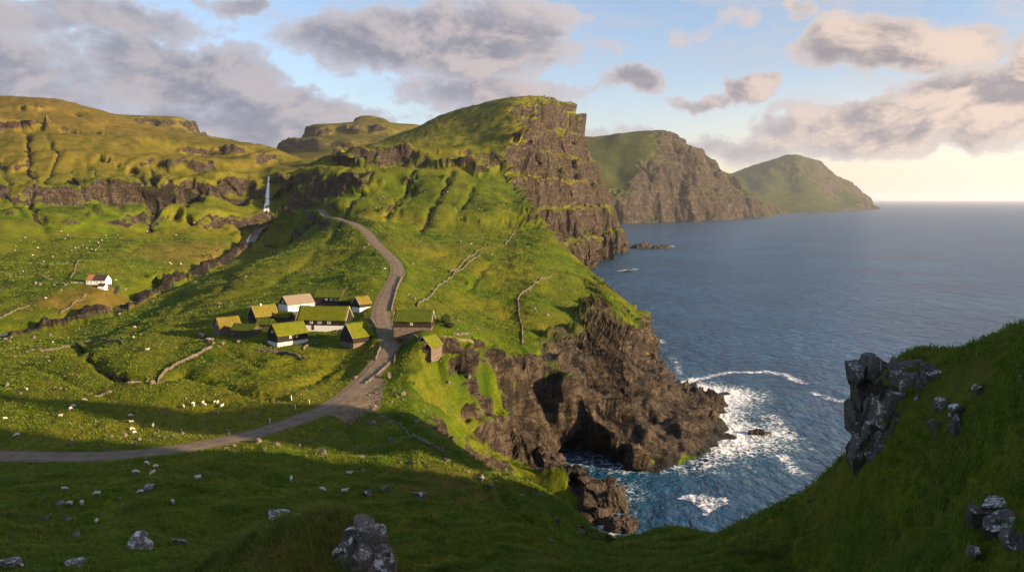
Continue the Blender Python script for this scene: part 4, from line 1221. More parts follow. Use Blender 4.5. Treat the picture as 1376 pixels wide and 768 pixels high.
H_('black_house', (354, 432), 'black gabled shed with withered tan turf roof behind the low outbuildings', 'shed', 47, 9.5, 7.0, .5, 2.4, 4.0, M_DARKSTONE, M_TAR, M_TURFTAN, 5, trim=M_TRIM, chimney=(-1, .5, M_WHITEWASH))
H_('stone_hut', (306, 446), 'rough stone hut with tan grass roof at the left end of the village', 'hut', 52, 8.5, 6.8, 2.2, .6, 3.2, M_STONE, M_STONE, M_TURFTAN, 6, trim=None, gable_win=(.6, .6))
H_('outbuilding', (331, 449), 'low stone outbuilding with green turf roof right of the stone hut', 'outbuilding', 108, 10.0, 5.2, 1.5, .5, 1.9, M_DARKSTONE, M_DARKSTONE, M_TURFGREEN, 7)
H_('outbuilding', (357, 441), 'small green roofed outbuilding tucked behind the front black house', 'outbuilding', 100, 6.0, 4.6, 1.2, .8, 1.7, M_DARKSTONE, M_TAR, M_TURFGREEN, 8)
H_('outbuilding', (380, 431), 'low turf roofed byre between the tan roofed shed and the white house', 'outbuilding', 112, 9.5, 5.0, 1.2, .7, 1.9, M_DARKSTONE, M_TAR, M_TURFGREEN, 9)
H_('outbuilding', (444, 408), 'dark green roofed house half hidden behind the long black house', 'house', 96, 12.5, 7.0, .8, 2.6, 2.8, M_DARKSTONE, M_TAR, M_TURFGREEN, 10,
   wins=[('f', -.6, 2.2, 1.0, .9), ('f', 1.6, 2.2, 1.0, .9), ('f', 3.6, 2.2, 1.0, .9)], chimney=(4.8, .9, M_DARKSTONE))
H_('outbuilding', (468, 411), 'black lean shed with dull turf roof next to the small tan roofed shed', 'shed', 98, 7.0, 5.0, .5, 2.0, 1.3, M_DARKSTONE, M_TAR, M_TURFGREEN, 11)
H_('stone_hut', (486, 415), 'small dark shed with orange tan roof and white base left of the upper road', 'shed', 44, 5.6, 5.2, 1.0, 1.6, 2.7, M_WHITEWASH, M_TAR, M_TURFTAN, 12, trim=M_TRIM)
H_('black_house', (557, 442), 'long brown tarred house with flat looking grass roof right of the road', 'house', 94, 13.6, 7.6, 1.2, 2.3, 3.2, M_STONE, M_TARBROWN, M_TURFGREEN, 13, wins=[('f', -.4, 2.5, 1.0, .9)], trim=M_TRIM)
H_('stone_hut', (576, 472), 'little stone hut with bright turf roof alone on the grass near the cliff', 'hut', 28, 6.8, 6.6, 2.0, .3, 3.4, M_STONE, M_STONE, M_TURF, 14, trim=M_TRIM, m_gable=M_TARBROWN)
H_('farmhouse', (133, 383), 'lone white farmhouse with half orange half dark roof across the stream', 'house', 95, 11.5, 6.5, .6, 2.6, 2.8, M_DARKSTONE, M_WHITEWASH, M_SLATE, 15, turf=False, wins=[('f', -4.2, 2.0, .9, 1.1), ('f', -2.2, 2.0, .9, 1.1), ('f', 1.4, 2.0, .9, 1.1), ('f', 4.0, 2.0, .9, 1.1)], roof2=(M_ORANGE, -5.9, -2.0))
H_('outbuilding', (138, 388), 'tiny white shed in front of the lone farmhouse across the stream', 'shed', 95, 4.0, 3.2, .2, 1.7, 1.2, M_WHITEWASH, M_WHITEWASH, M_SLATE, 16, turf=False)

PLOT, PLOTZ = {}, {}
_keys = [(a[0], a[1]) for a, k in HOUSES]
for key, xy in zip(_keys, hitH([k[1] for k in _keys])):
    PLOT[key] = xy
for key in _keys:
    PLOTZ[key] = Hz(*PLOT[key])

for a, k in HOUSES:
    house(*a, **k)
print('houses', round(time.time() - T0, 1))

# ------------------------------------------------------------------ stones and outcrops
def lichen_material(name, base_a, base_b, lich, amount):
    m, t = new_mat(name)
    co = t.n('ShaderNodeTexCoord').outputs['Object']
    p = t.pos()
    n1 = t.noise(t.scale(p, 1, 1, .6), .7, 7, .68, .4); n2 = t.noise(p, 4.0, 6, .72)
    c = t.mix(t.ramp(n1, .32, .68), base_a, base_b)
    c = t.mix(t.ramp(n2, .42, .30), c, tuple(v * .3 for v in base_a))
    l = t.math('ADD', t.math('MULTIPLY', t.noise(p, 0.9, 6, .7, .6), .65), t.math('MULTIPLY', t.noise(p, 5.0, 4, .7), .35))
    up = t.n('ShaderNodeSeparateXYZ', {0: t.n('ShaderNodeNewGeometry').outputs['Normal']}).outputs[2]
    l = t.math('ADD', l, t.math('MULTIPLY', up, .05))
    c = t.mix(t.ramp(l, .60 - amount, .66 - amount), c, lich)
    b = t.n('ShaderNodeBump', {'Strength': 1.0, 'Distance': .18, 'Height': t.math('ADD', n1, t.math('MULTIPLY', n2, .5))}).outputs[0]
    finish(t, c, .9, b, .2)
    return m
M_LICHEN = lichen_material('lichen_rock', (0.046, 0.040, 0.033), (0.145, 0.124, 0.102), (0.52, 0.49, 0.44), .035)
M_LICHENW = lichen_material('white_lichen_rock', (0.060, 0.050, 0.042), (0.18, 0.15, 0.125), (0.58, 0.55, 0.50), .065)
M_KNOLL = lichen_material('brown_lichen_rock', (0.085, 0.064, 0.050), (0.25, 0.19, 0.145), (0.66, 0.62, 0.57), .055)
M_BASALT = lichen_material('wet_basalt', (0.022, 0.018, 0.015), (0.075, 0.056, 0.042), (0.13, 0.095, 0.06), -.05)
M_FIELDSTONE = lichen_material('field_stone', (0.075, 0.060, 0.048), (0.20, 0.165, 0.13), (0.40, 0.37, 0.33), .0)

_ico = {}
def ico(n):
    if n not in _ico:
        bm = bmesh.new(); bmesh.ops.create_icosphere(bm, subdivisions=n, radius=1.0)
        V = np.array([v.co[:] for v in bm.verts]); T = np.array([[v.index for v in f.verts] for f in bm.faces]); bm.free()
        _ico[n] = (V, T)
    return _ico[n]

def rock_shape(sub, seed, size, cuts=14, rough=.10, joint=0.0):
    """a blocky stone: a ball cut by random planes, then weathered"""
    rs = np.random.RandomState(seed)
    V, T = ico(sub); V = V.copy()
    nrm = rs.normal(size=(cuts, 3)); nrm[:, 2] *= .7
    # most joints stand near upright or lie near level, as in basalt
    for i in range(cuts):
        if rs.rand() < .6:
            if rs.rand() < .65: nrm[i, 2] *= .15
            else: nrm[i, :2] *= .2
    nrm /= np.linalg.norm(nrm, axis=1, keepdims=True)
    off = rs.uniform(.42, .74, cuts)
    for n_, o_ in zip(nrm, off):
        d = V @ n_ - o_
        m = d > 0
        V[m] -= n_ * d[m][:, None]
    q = V * np.array(size)
    s = max(size)
    for lam, a in ((s * .8, rough), (s * .35, rough * .55), (s * .15, rough * .3), (s * .07, rough * .16)):
        k = seed * 3.7
        n3 = noise3(q[:, 0] / lam + k, q[:, 1] / lam, q[:, 2] / lam) - 0.8 * np.abs(noise3(q[:, 0] / lam, q[:, 1] / lam + k, q[:, 2] / lam * .6)) + .15
        q = q + (V / (np.linalg.norm(V, axis=1, keepdims=True) + 1e-6)) * (n3 * a * s)[:, None]
    return q, T

def stone(name, px, wpx, hpx, seed, mat, label, cat='boulder', group=None, sub=4, depth=1.0, Y=None, lift=0.0, sink=.25, parent=None, rough=.10, z=None):
    if Y is None:
        (x, y) = hitH([px])[0]; zz = Hz(x, y) if z is None else z
    else:
        x, y, zz = at_dist(px[0], px[1], Y)
    s = y / F
    wv, hv = wpx * s * .56, hpx * s * .60
    q, T = rock_shape(sub, seed, (wv, wv * depth, hv), rough=rough)
    o = tri_mesh(name, q, T, mat, parent, smooth=False)
    o.location = (x, y + wv * depth * .15, zz + hv * (1 - 2 * sink) + lift)
    o.rotation_euler = (0, 0, (seed * 1.7) % 6.28 if parent is None and wpx < 30 else 0)
    if parent is None: tag(o, label, cat, group)
    return o

# the outcrop on the right-hand slope: one crag of jointed blocks
cx, cyy, cz = at_dist(1205, 600, 76)
crag = empty('rock_outcrop', (0, 0, 0))
tag(crag, 'tall jointed crag with white lichen jutting from the right grass slope', 'rock outcrop')
_rc = random.Random(4)
_spots = []
for py in range(506, 640, 23):
    for px in range(1156, 1236, 17):
        lim = 1226 - max(0, py - 560) * .35
        if px < lim: _spots.append((px + _rc.uniform(-6, 6), py + _rc.uniform(-7, 7)))
_spots += [(1246, 530), (1240, 552), (1258, 514), (1272, 534), (1236, 574)]
for i, ((px, py), (hx, hy)) in enumerate(zip(_spots, hitH(_spots))):
    Y = min(max(hy, 74.0), 82.5)
    s = Y / F
    wp, hp = _rc.uniform(30, 50), _rc.uniform(44, 76)
    q, T = rock_shape(5, 300 + i, (wp * s * .60, wp * s * .62, hp * s * .58), cuts=18, rough=.10)
    o = tri_mesh('rock_block', q, T, M_LICHENW if i % 5 == 2 else M_LICHEN, crag)
    x, y, z = at_dist(px, py, Y)
    o.location = (x + .5, y + 1.5, z - .3)
    o.rotation_euler = (R(5 * math.sin(i * 2.1)), R(7 * math.sin(i * 3.3)), R(30 * math.sin(i * 1.3)))
for i, (px, py, wp, hp, Y, lab) in enumerate([(1262, 553, 22, 24, 78, 'lichen spotted stone set in the slope just right of the tall crag'), (1286, 560, 24, 26, 77, 'pale topped stone on the slope second right of the tall crag'), (1258, 580, 22, 20, 75, 'low grey stone below the lichen spotted stone right of the crag'),
                                       (1284, 584, 24, 34, 74, 'dark upright stone lowest of the group right of the crag'), (1315, 531, 18, 22, 76, 'small white topped stone high on the right grass slope'), (1371, 512, 9, 13, 70, 'tiny stone at the right edge of the grass slope')]):
    stone('boulder', (px, py), wp, hp, 70 + i, M_LICHENW if i != 3 else M_LICHEN, lab, sub=4)
out = empty('rock_outcrop', (0, 0, 0))
tag(out, 'grey rock slabs streaked with white lichen in the lower right corner', 'rock outcrop')
for i, (px, py, wp, hp) in enumerate([(1322, 700, 38, 62), (1346, 712, 46, 56), (1313, 752, 26, 42), (1342, 682, 50, 24), (1362, 735, 34, 40)]):
    (x, y) = hitH([(px, py)])[0]
    s = y / F
    q, T = rock_shape(5, 90 + i, (wp * s * .60, wp * s * .66, hp * s * .52), cuts=13, rough=.07)
    o = tri_mesh('rock_block', q, T, M_LICHENW if i in (2, 3) else M_LICHEN, out)
    o.location = (x, y + .3, Hz(x, y) + .15)
    o.rotation_euler = (R(8), R(-14), R(25 * math.sin(i * 2)))
stone('boulder', (1078, 652), 30, 46, 101, M_LICHEN, 'dark rock on the seaward edge of the right slope above the water', sub=4)
# the knoll in the lower left
kn = empty('rock_outcrop', (0, 0, 0))
tag(kn, 'broken rock face with white streaks at the end of the grassy knoll', 'rock outcrop')
for i, (px, py, wp, hp, Y) in enumerate([(484, 728, 44, 56, 72), (508, 738, 40, 70, 72), (492, 712, 34, 34, 73), (499, 768, 56, 66, 70.8), (518, 768, 34, 60, 71.4), (474, 770, 44, 60, 70.4), (486, 750, 40, 50, 70.8), (505, 716, 30, 36, 72), (466, 746, 30, 44, 71), (458, 772, 34, 44, 70.2)]):
    s = Y / F
    Y -= 2.4; s = Y / F
    q, T = rock_shape(5, 110 + i, (wp * s * .80, wp * s * .70, hp * s * .72), cuts=20, rough=.13)
    o = tri_mesh('rock_block', q, T, M_KNOLL, kn)
    o.location = at_dist(px, py, Y)
    o.rotation_euler = (R(6 * math.sin(i)), R(9 * math.cos(i * 2)), R(30 * math.sin(i * 1.9)))
for i, (px, py, wp, hp, mat, lab) in enumerate([
    (375, 693, 44, 12, M_LICHENW, 'flat white lichened slab on the crest of the knoll'), (398, 695, 26, 9, M_LICHENW, 'low pale slab beside the flat slab on the knoll crest'), (440, 690, 34, 18, M_LICHEN, 'dark rock on the knoll crest behind the rock face'),
    (184, 735, 56, 26, M_LICHENW, 'grey boulder with white lichen side at the bottom of the field'), (98, 757, 38, 15, M_LICHENW, 'low white topped boulder near the bottom edge'), (16, 759, 34, 22, M_LICHENW, 'pale boulder in the lower left corner'),
    (102, 721, 16, 11, M_FIELDSTONE, 'small grey stone pile in the shaded field'), (242, 731, 30, 14, M_LICHEN, 'dark low boulder between the lichened boulder and the knoll'), (199, 657, 20, 11, M_LICHEN, 'dark stone by sheep below the road'),
    (433, 610, 13, 11, M_LICHEN, 'grey boulder just below the gravel pull-in'), (494, 664, 22, 13, M_LICHEN, 'dark boulder on the slope above the knoll'), (515, 657, 16, 7, M_FIELDSTONE, 'flat pale stone beside the dark boulder above the knoll'),
    (564, 669, 30, 18, M_LICHEN, 'brown rock bulging from the centre slope'), (601, 620, 15, 10, M_FIELDSTONE, 'pale stone near the sunlit spur'), (749, 702, 8, 18, M_LICHEN, 'narrow dark rock on the slope above the inlet'), (740, 727, 10, 7, M_LICHEN, 'tiny rock low on the slope above the inlet'),
    (16, 721, 6, 6, M_FIELDSTONE, 'tiny stone at the left of the shaded field')]):
    stone('boulder', (px, py), wp, hp, 130 + i, mat, lab, sub=4, sink=.44)
# rocks of the inlet and the skerries
def sea_stone(name, px, py, wp, hp, seed, label, depth=1.0, cat='rock', group=None, z=0.0, sub=6, rot=0.0, mat=None):
    x, y = at_sea(px, py)
    s = y / F
    q, T = rock_shape(sub, seed, (wp * s * .58, wp * s * .58 * depth, hp * s * .62), cuts=11, rough=.24)
    o = tri_mesh(name, q, T, mat or M_BASALT)
    o.location = (x, y + wp * s * .4 * depth, z); o.rotation_euler = (0, 0, R(rot))
    tag(o, label, cat, group)
    return o
sea_stone('sea_rock', 1022, 584, 34, 9, 160, 'dark rock awash in surf off the cliff tip', .6)
sea_stone('sea_rock', 843, 366, 17, 3.4, 161, 'small skerry out in the bay below the big cliff', .8, sub=4)
sea_stone('reef', 874, 334, 64, 9, 162, 'long low reef running out from the foot of the headland', .35, 'reef')
sea_stone('sea_rock', 1032, 697, 24, 22, 163, 'dark rock in foam at the foot of the right slope', .8)
for i, (px, py, wp, hp, lab) in enumerate([(830, 690, 66, 62, 'large brown rock mass standing at the mouth of the inlet'), (790, 668, 60, 46, 'brown rock block inside the inlet beside the large rock mass'), (842, 716, 48, 34, 'low seaward rock at the foot of the large inlet rock'), (758, 648, 62, 44, 'dark rock at the inner end of the inlet'), (732, 628, 54, 34, 'low jumbled rock against the grass at the head of the inlet'), (812, 664, 50, 44, 'craggy rock on the cave side of the large inlet rock'),
                                           (800, 706, 46, 44, 'shadowed rock between the grass slope and the large inlet rock')]):
    sea_stone('sea_rock', px, py, wp, hp, 170 + i, lab, .9, mat=M_BASALT)
print('rocks', round(time.time() - T0, 1))

# ------------------------------------------------------------------ dry stone walls
def stone_wall(px, label, h=1.1, wd=.8, step=.62, mat=None, group=None, seed=0):
    line = densify(hitH(px), 1.0)
    P_ = np.array(line); seg = np.linalg.norm(np.diff(P_, axis=0), axis=1); cs = np.concatenate([[0], np.cumsum(seg)])
    far = P_[:, 1].mean()
    step = max(step, far * .0022)
    rs = np.random.RandomState(500 + seed)
    t = np.arange(0, cs[-1], step)
    X = np.interp(t, cs, P_[:, 0]); Y = np.interp(t, cs, P_[:, 1])
    X += .35 * fbm2(X, Y, 7., 2); Y += .35 * fbm2(X + 40, Y, 7., 2)
    Z = H(X, Y)
    x0, y0, z0 = X.mean(), Y.mean(), Z.mean()
    BV, BT = ico(1)
    VV, TT = [], []
    gap = fbm2(X, Y, 18., 2)
    for k in range(len(t)):
        if gap[k] > .42: continue
        for lay in range(2):
            hh = h * (.62 if lay == 0 else .5) * rs.uniform(.75, 1.25)
            sx, sy = step * rs.uniform(.5, .8), wd * .5 * rs.uniform(.75, 1.15) * (1 if lay == 0 else .75)
            ang = math.atan2(np.gradient(Y)[k], np.gradient(X)[k]) if False else ANG[0]
            B = BV * np.array([sx, sy, hh * .62]) * (1 + rs.uniform(-.18, .18, (len(BV), 1)))
            j = min(k + 1, len(t) - 1); i = max(k - 1, 0)
            a = math.atan2(Y[j] - Y[i], X[j] - X[i]) + rs.uniform(-.2, .2)
            c, s = math.cos(a), math.sin(a)
            bx = B[:, 0] * c - B[:, 1] * s; by = B[:, 0] * s + B[:, 1] * c
            zc = Z[k] + (h * .22 if lay == 0 else h * .68) + rs.uniform(-.08, .08)
            TT.append(BT + len(VV) * len(BV))
            VV.append(np.stack([bx + X[k] - x0, by + Y[k] - y0, B[:, 2] + zc - z0], 1))
    if not VV: return
    o = tri_mesh('stone_wall', np.concatenate(VV), np.concatenate(TT), mat or M_FIELDSTONE)
    o.location = (x0, y0, z0)
    tag(o, label, 'stone wall', group)
    return o
ANG = [0.0]
for i, (ln, lab, h) in enumerate([
    ([(203, 516), (223, 499), (250, 485), (286, 467)], 'pale dry stone wall climbing from the ditch to the village stones', 1.2), ([(128, 533), (159, 524), (200, 509)], 'tumbled stone wall along the ditch below the pale climbing wall', .8),
    ([(34, 474), (85, 467), (125, 459), (166, 463)], 'low field wall in the left meadow between ditch and stream', .8), ([(526, 418), (530, 400), (534, 386), (540, 372)], 'stone wall along the right side of the upper road', .9),
    ([(530, 487), (535, 470), (548, 457), (562, 456)], 'curved stone wall between the road and the little stone hut', .9), ([(488, 518), (509, 502), (524, 488)], 'stone edging wall on the right side of the lower road bend', .8),
    ([(561, 412), (582, 393), (600, 378), (625, 358), (645, 342)], 'long straight field wall running up from the brown house', .8), ([(741, 371), (716, 384), (698, 397), (697, 415), (701, 440), (702, 464)], 'bent field wall above the rocky shore', .9),
    ([(700, 297), (694, 306), (688, 316), (679, 329)], 'short field wall high on the ridge of the headland slope', 1.0), ([(652, 329), (628, 347), (605, 366)], 'field wall on the open slope right of the upper road', .9),
    ([(346, 471), (362, 473), (380, 475), (398, 479), (410, 482)], 'stone wall in front of the front black house', 1.1), ([(81, 423), (97, 410), (115, 396)], 'field wall near the stream below the lone farmhouse', .9),
    ([(-20, 437), (0, 428), (20, 418), (41, 411)], 'field wall at the left edge beside the stream', .9), ([(97, 381), (107, 381), (118, 382)], 'white garden wall left of the lone farmhouse', 1.2), ([(95, 374), (101, 362), (108, 350)], 'field wall running uphill behind the lone farmhouse', .9),
    ([(590, 446), (610, 450), (640, 454)], 'dark stone wall right of the brown tarred house', 1.0), ([(506, 442), (503, 436), (497, 428)], 'short stone wall between the black shed and the road', .8), ([(408, 470), (418, 462), (424, 458)], 'short garden wall right of the front black house', .8),
    ([(505, 484), (508, 474), (512, 466)], 'broken line of pale stones on the left side of the road', .9), ([(470, 571), (490, 555), (512, 560), (540, 575), (562, 590), (590, 604)], 'sunken wall line along the near side of the gully', .6)]):
    stone_wall(ln, lab, h, seed=i)
for i, (px, py, wp, hp, lab) in enumerate([(287, 462, 5, 5, 'pale stone at the top of the climbing wall'), (294, 466, 5, 6, 'white upright stone near the stone hut'), (299, 463, 5, 5, 'grey stone nearest the stone hut'), (321, 459, 8, 5, 'reddish stone heap below the low outbuilding'), (270, 454, 16, 8, 'dark rubble heap left of the stone hut'), (281, 458, 14, 6, 'dark rubble heap just below the stone hut'),
                                           (522, 508, 6, 13, 'pinkish rock on the bank right of the road bend'), (541, 531, 8, 8, 'pale rock on the gully edge below the road'), (530, 525, 6, 6, 'tan rock at the top of the gully'), (424, 463, 10, 5, 'sunlit stone block in the village garden'), (475, 508, 12, 5, 'white rock beside the lower road'), (549, 397, 5, 4, 'dark stone with white top on the slope above the brown house'), (557, 402, 6, 4, 'second dark stone on the slope above the brown house'), (500, 467, 7, 4, 'pale stone behind the black shed'),
                                           (168, 389, 10, 4, 'pale boulder beside the stream bend'), (470, 540, 3, 3, 'small stone on the edge of the gravel pull-in')]):
    stone('boulder', (px, py), wp, hp, 200 + i, M_FIELDSTONE if i not in (4, 5) else M_LICHEN, lab, sub=3, sink=.3)
print('walls', round(time.time() - T0, 1))

# ------------------------------------------------------------------ sheep
def wool_material():
    m, t = new_mat('wool')
    f = t.attr('dark')
    p = t.n('ShaderNodeTexCoord').outputs['Object']
    n = t.noise(p, 9, 4, .7)
    c = t.mix(t.ramp(n, .3, .7), (0.42, 0.38, 0.31), (0.62, 0.57, 0.49))
    c = t.mix(f, c, (0.06, 0.05, 0.045))
    finish(t, c, .95, t.n('ShaderNodeBump', {'Strength': .8, 'Distance': .04, 'Height': n}).outputs[0], .1)
    return m
M_WOOL = wool_material()
def sheep_mesh(graze):
    """one continuous skinned body: barrel, neck, head, four legs"""
    J = [(-.48, 0, .62), (-.18, 0, .64), (.16, 0, .64), (.42, 0, .66)]
    rad = [.22, .29, .29, .23]
    E = [(0, 1), (1, 2), (2, 3)]
    def add(p, r, par):
        J.append(p); rad.append(r); E.append((par, len(J) - 1)); return len(J) - 1
    if graze:
        a = add((.60, 0, .48), .12, 3); b = add((.72, 0, .26), .085, a); add((.80, 0, .13), .055, b)
    else:
        a = add((.58, 0, .86), .12, 3); b = add((.70, 0, .96), .095, a); add((.86, 0, .90), .06, b)
    for sx, sy, par in ((-.40, .13, 0), (-.40, -.13, 0), (.36, .12, 3), (.36, -.12, 3)):
        k = add((sx, sy, .40), .085, par); k = add((sx - .03, sy, .20), .042, k); add((sx, sy, .0), .038, k)
    add((-.66, 0, .55), .06, 0)
    me = bpy.data.meshes.new('sheep'); me.from_pydata(J, E, []); 
    o = bpy.data.objects.new('sheep', me); COL.objects.link(o)
    md = o.modifiers.new('skin', 'SKIN'); md.use_smooth_shade = True
    for v, r in zip(me.skin_vertices[0].data, rad): v.radius = (r, r)
    me.skin_vertices[0].data[1].use_root = True
    o.modifiers.new('sub', 'SUBSURF').levels = 1
    dg = bpy.context.evaluated_depsgraph_get(); dg.update()
    m2 = bpy.data.meshes.new_from_object(o.evaluated_get(dg))
    bpy.data.objects.remove(o)
    at = m2.attributes.new('dark', 'FLOAT', 'POINT')
    co = np.empty(len(m2.vertices) * 3, np.float32); m2.vertices.foreach_get('co', co); co = co.reshape(-1, 3)
    at.data.foreach_set('value', np.clip(np.maximum((.30 - co[:, 2]) * 8 * (np.abs(co[:, 0]) < .6), 0), 0, .8).astype(np.float32))
    m2.materials.clear(); m2.materials.append(M_WOOL); m2.shade_smooth(); m2.name = 'sheep'
    return m2
SHEEP = [sheep_mesh(True), sheep_mesh(False)]
Z7 = lambda a, b: (a / 2.548, 540 + b / 2.548)
Z8 = lambda a, b: (a / 2.955, 340 + b / 2.955)
Z2 = lambda a, b: (a / 2.954, 100 + b / 2.954)
Z3 = lambda a, b: (380 + a / 2.844, 100 + b / 2.844)
FLOCKS = [
 ('white sheep grazing in the shaded field below the road', 'sheep in the field below the road', 1.0, [Z7(*q) for q in [(503, 215), (533, 226), (464, 246), (523, 248), (678, 266), (480, 313), (222, 303), (331, 321), (238, 354), (281, 354), (331, 414), (592, 350)]]),
 ('white sheep on the slope above the knoll', 'sheep on the slope above the knoll', 1.0, [Z7(*q) for q in [(1180, 312), (1196, 250), (997, 268), (1104, 305)]]),
 ('small white sheep in the meadow above the lower road', 'sheep in the meadow above the lower road', 1.0, [Z7(*q) for q in [(446, 50), (450, 72), (452, 97), (460, 108), (524, 85), (628, 18), (661, 10), (664, 16), (695, 5), (699, 12), (737, 5), (745, 6), (760, 18)]]),
 ('white sheep in the far left meadow by the ditch', 'sheep in the far left meadow', 1.0, [Z8(*q) for q in [(105, 545), (281, 622), (290, 612), (335, 587), (66, 727), (240, 650), (20, 660)]]),
 ('tiny white sheep near the stream meadows', 'sheep in the stream meadows', 1.1, [Z8(*q) for q in [(210, 357), (340, 270), (535, 297), (585, 388), (530, 338), (680, 45), (717, 43), (672, 40), (92, 75), (440, 130), (460, 110), (182, 182)]]),
 ('tiny white sheep dotted over the green foot of the left hillside', 'sheep on the left hillside', 1.05, [Z2(*q) for q in [(243, 625), (258, 655), (300, 690), (312, 688), (330, 680), (345, 690), (365, 695), (390, 670), (395, 685), (380, 700), (210, 725), (175, 745), (150, 690), (675, 750), (700, 640), (640, 655), (720, 755), (270, 640), (285, 700), (405, 660), (420, 640), (355, 665), (468, 640), (770, 590), (820, 545), (600, 610), (585, 625), (100, 650), (60, 700), (130, 720)]]),
 ('tiny pale sheep on the sunny headland slope', 'sheep on the headland slope', 1.1, [Z3(*q) for q in [(385, 470), (392, 475), (630, 450), (660, 448), (760, 520), (750, 515), (870, 515), (840, 497), (846, 500), (390, 745), (680, 640), (720, 650), (545, 450), (672, 552), (683, 548), (800, 690), (590, 540)]]),
]
rs = random.Random(11)
for lab, grp, sc_, pts in FLOCKS:
    for (x, y) in hitH(pts):
        o = bpy.data.objects.new('sheep', SHEEP[0 if rs.random() < .7 else 1])
        s = sc_ * rs.uniform(.92, 1.12)
        o.location = (x, y, Hz(x, y) - .02); o.rotation_euler = (0, 0, rs.uniform(0, 6.28)); o.scale = (s, s * rs.uniform(1.0, 1.15), s)
        COL.objects.link(o)
        tag(o, lab, 'sheep', grp)
# roadside posts and the one bush
for (px, py, lab) in [(363, 568, 'pale wooden marker post on the left verge of the lower road'), (397, 549, 'pale wooden marker post nearest the gravel pull-in'), (392, 537, 'short white post in the grass above the lower road'), (416, 543, 'white marker post on the bank left of the gravel pull-in')]:
    (x, y) = hitH([(px, py)])[0]
    o = MB().box(-.10, .10, -.10, .10, -.4, 1.3).prism([(-.10, -.10, 1.3), (.10, -.10, 1.3), (0, -.10, 1.42)], (0, .2, 0)).build('marker_post', M_WHITE)
    o.location = (x, y, Hz(x, y)); o.rotation_euler = (R(3), R(-4), .4)
    tag(o, lab, 'post')
def leaf_material():
    m, t = new_mat('dark_leaves')
    n = t.noise(t.pos(), 2.0, 3, .6)
    finish(t, t.mix(t.ramp(n, .35, .65), (0.018, 0.030, 0.008), (0.045, 0.065, 0.014)), .8, None, .2)
    return m
M_LEAF = leaf_material()
def bush(px, rad, hh, lab, seed):
    (x, y) = hitH([px])[0]
    r_ = np.random.RandomState(seed)
    n = 900
    d = r_.normal(size=(n, 3)); d /= np.linalg.norm(d, axis=1, keepdims=True)
    rr = r_.uniform(.45, 1.0, n) ** .5 * (1 + .35 * noise3(d[:, 0] * 2 + seed, d[:, 1] * 2, d[:, 2] * 2))
    c = d * rr[:, None] * np.array([rad, rad, hh * .55]) + np.array([0, 0, hh * .5])
    a, b = r_.normal(size=(n, 3)), r_.normal(size=(n, 3))
    a *= .20 / np.linalg.norm(a, axis=1, keepdims=True); b *= .14 / np.linalg.norm(b, axis=1, keepdims=True)
    V = np.stack([c - a, c + b, c + a, c - b], 1).reshape(-1, 3)
    root = empty('bush', (x, y, Hz(x, y)))
    tag(root, lab, 'bush')
    tri_mesh('foliage', V, np.arange(n * 4).reshape(-1, 4), M_LEAF, root)
    st = MB()
    for k in range(5):
        an = k * 1.26; st.prism([(.05, 0, -.2), (-.04, .04, -.2), (-.04, -.04, -.2)], (math.cos(an) * rad * .5, math.sin(an) * rad * .5, hh * .6))
    st.build('stem', M_WOOD, root)
bush((599, 434), 1.9, 3.4, 'dark green bush right of the brown tarred house', 3)
bush((604, 440), 1.6, 1.8, 'low dark shrub at the foot of the dark bush', 4)
print('sheep', round(time.time() - T0, 1))

# ------------------------------------------------------------------ foreground grass
def grass_material():
    m, t = new_mat('long_grass')
    p = t.pos(); tip = t.attr('tip'); ton = t.attr('tone')
    n = t.noise(p, 0.14, 4, .6)
    c = t.mix(t.ramp(n, .36, .64), (0.076, 0.152, 0.008), (0.155, 0.215, 0.014))
    c = t.mix(t.math('MULTIPLY', ton, .75), c, (0.22, 0.175, 0.035))
    c = t.mix(t.math('MULTIPLY', tip, .45), c, (0.20, 0.22, 0.03))
    b = t.n('ShaderNodeBsdfPrincipled', {'Base Color': c, 'Roughness': .75, 'Specular IOR Level': .2})
    tr = t.n('ShaderNodeBsdfTranslucent', {'Color': c})
    mx = t.n('ShaderNodeMixShader', {0: .3, 1: b.outputs[0], 2: tr.outputs[0]})
    o = t.n('ShaderNodeOutputMaterial'); t.t.links.new(mx.outputs[0], o.inputs[0])
    return m
M_GRASS = grass_material()
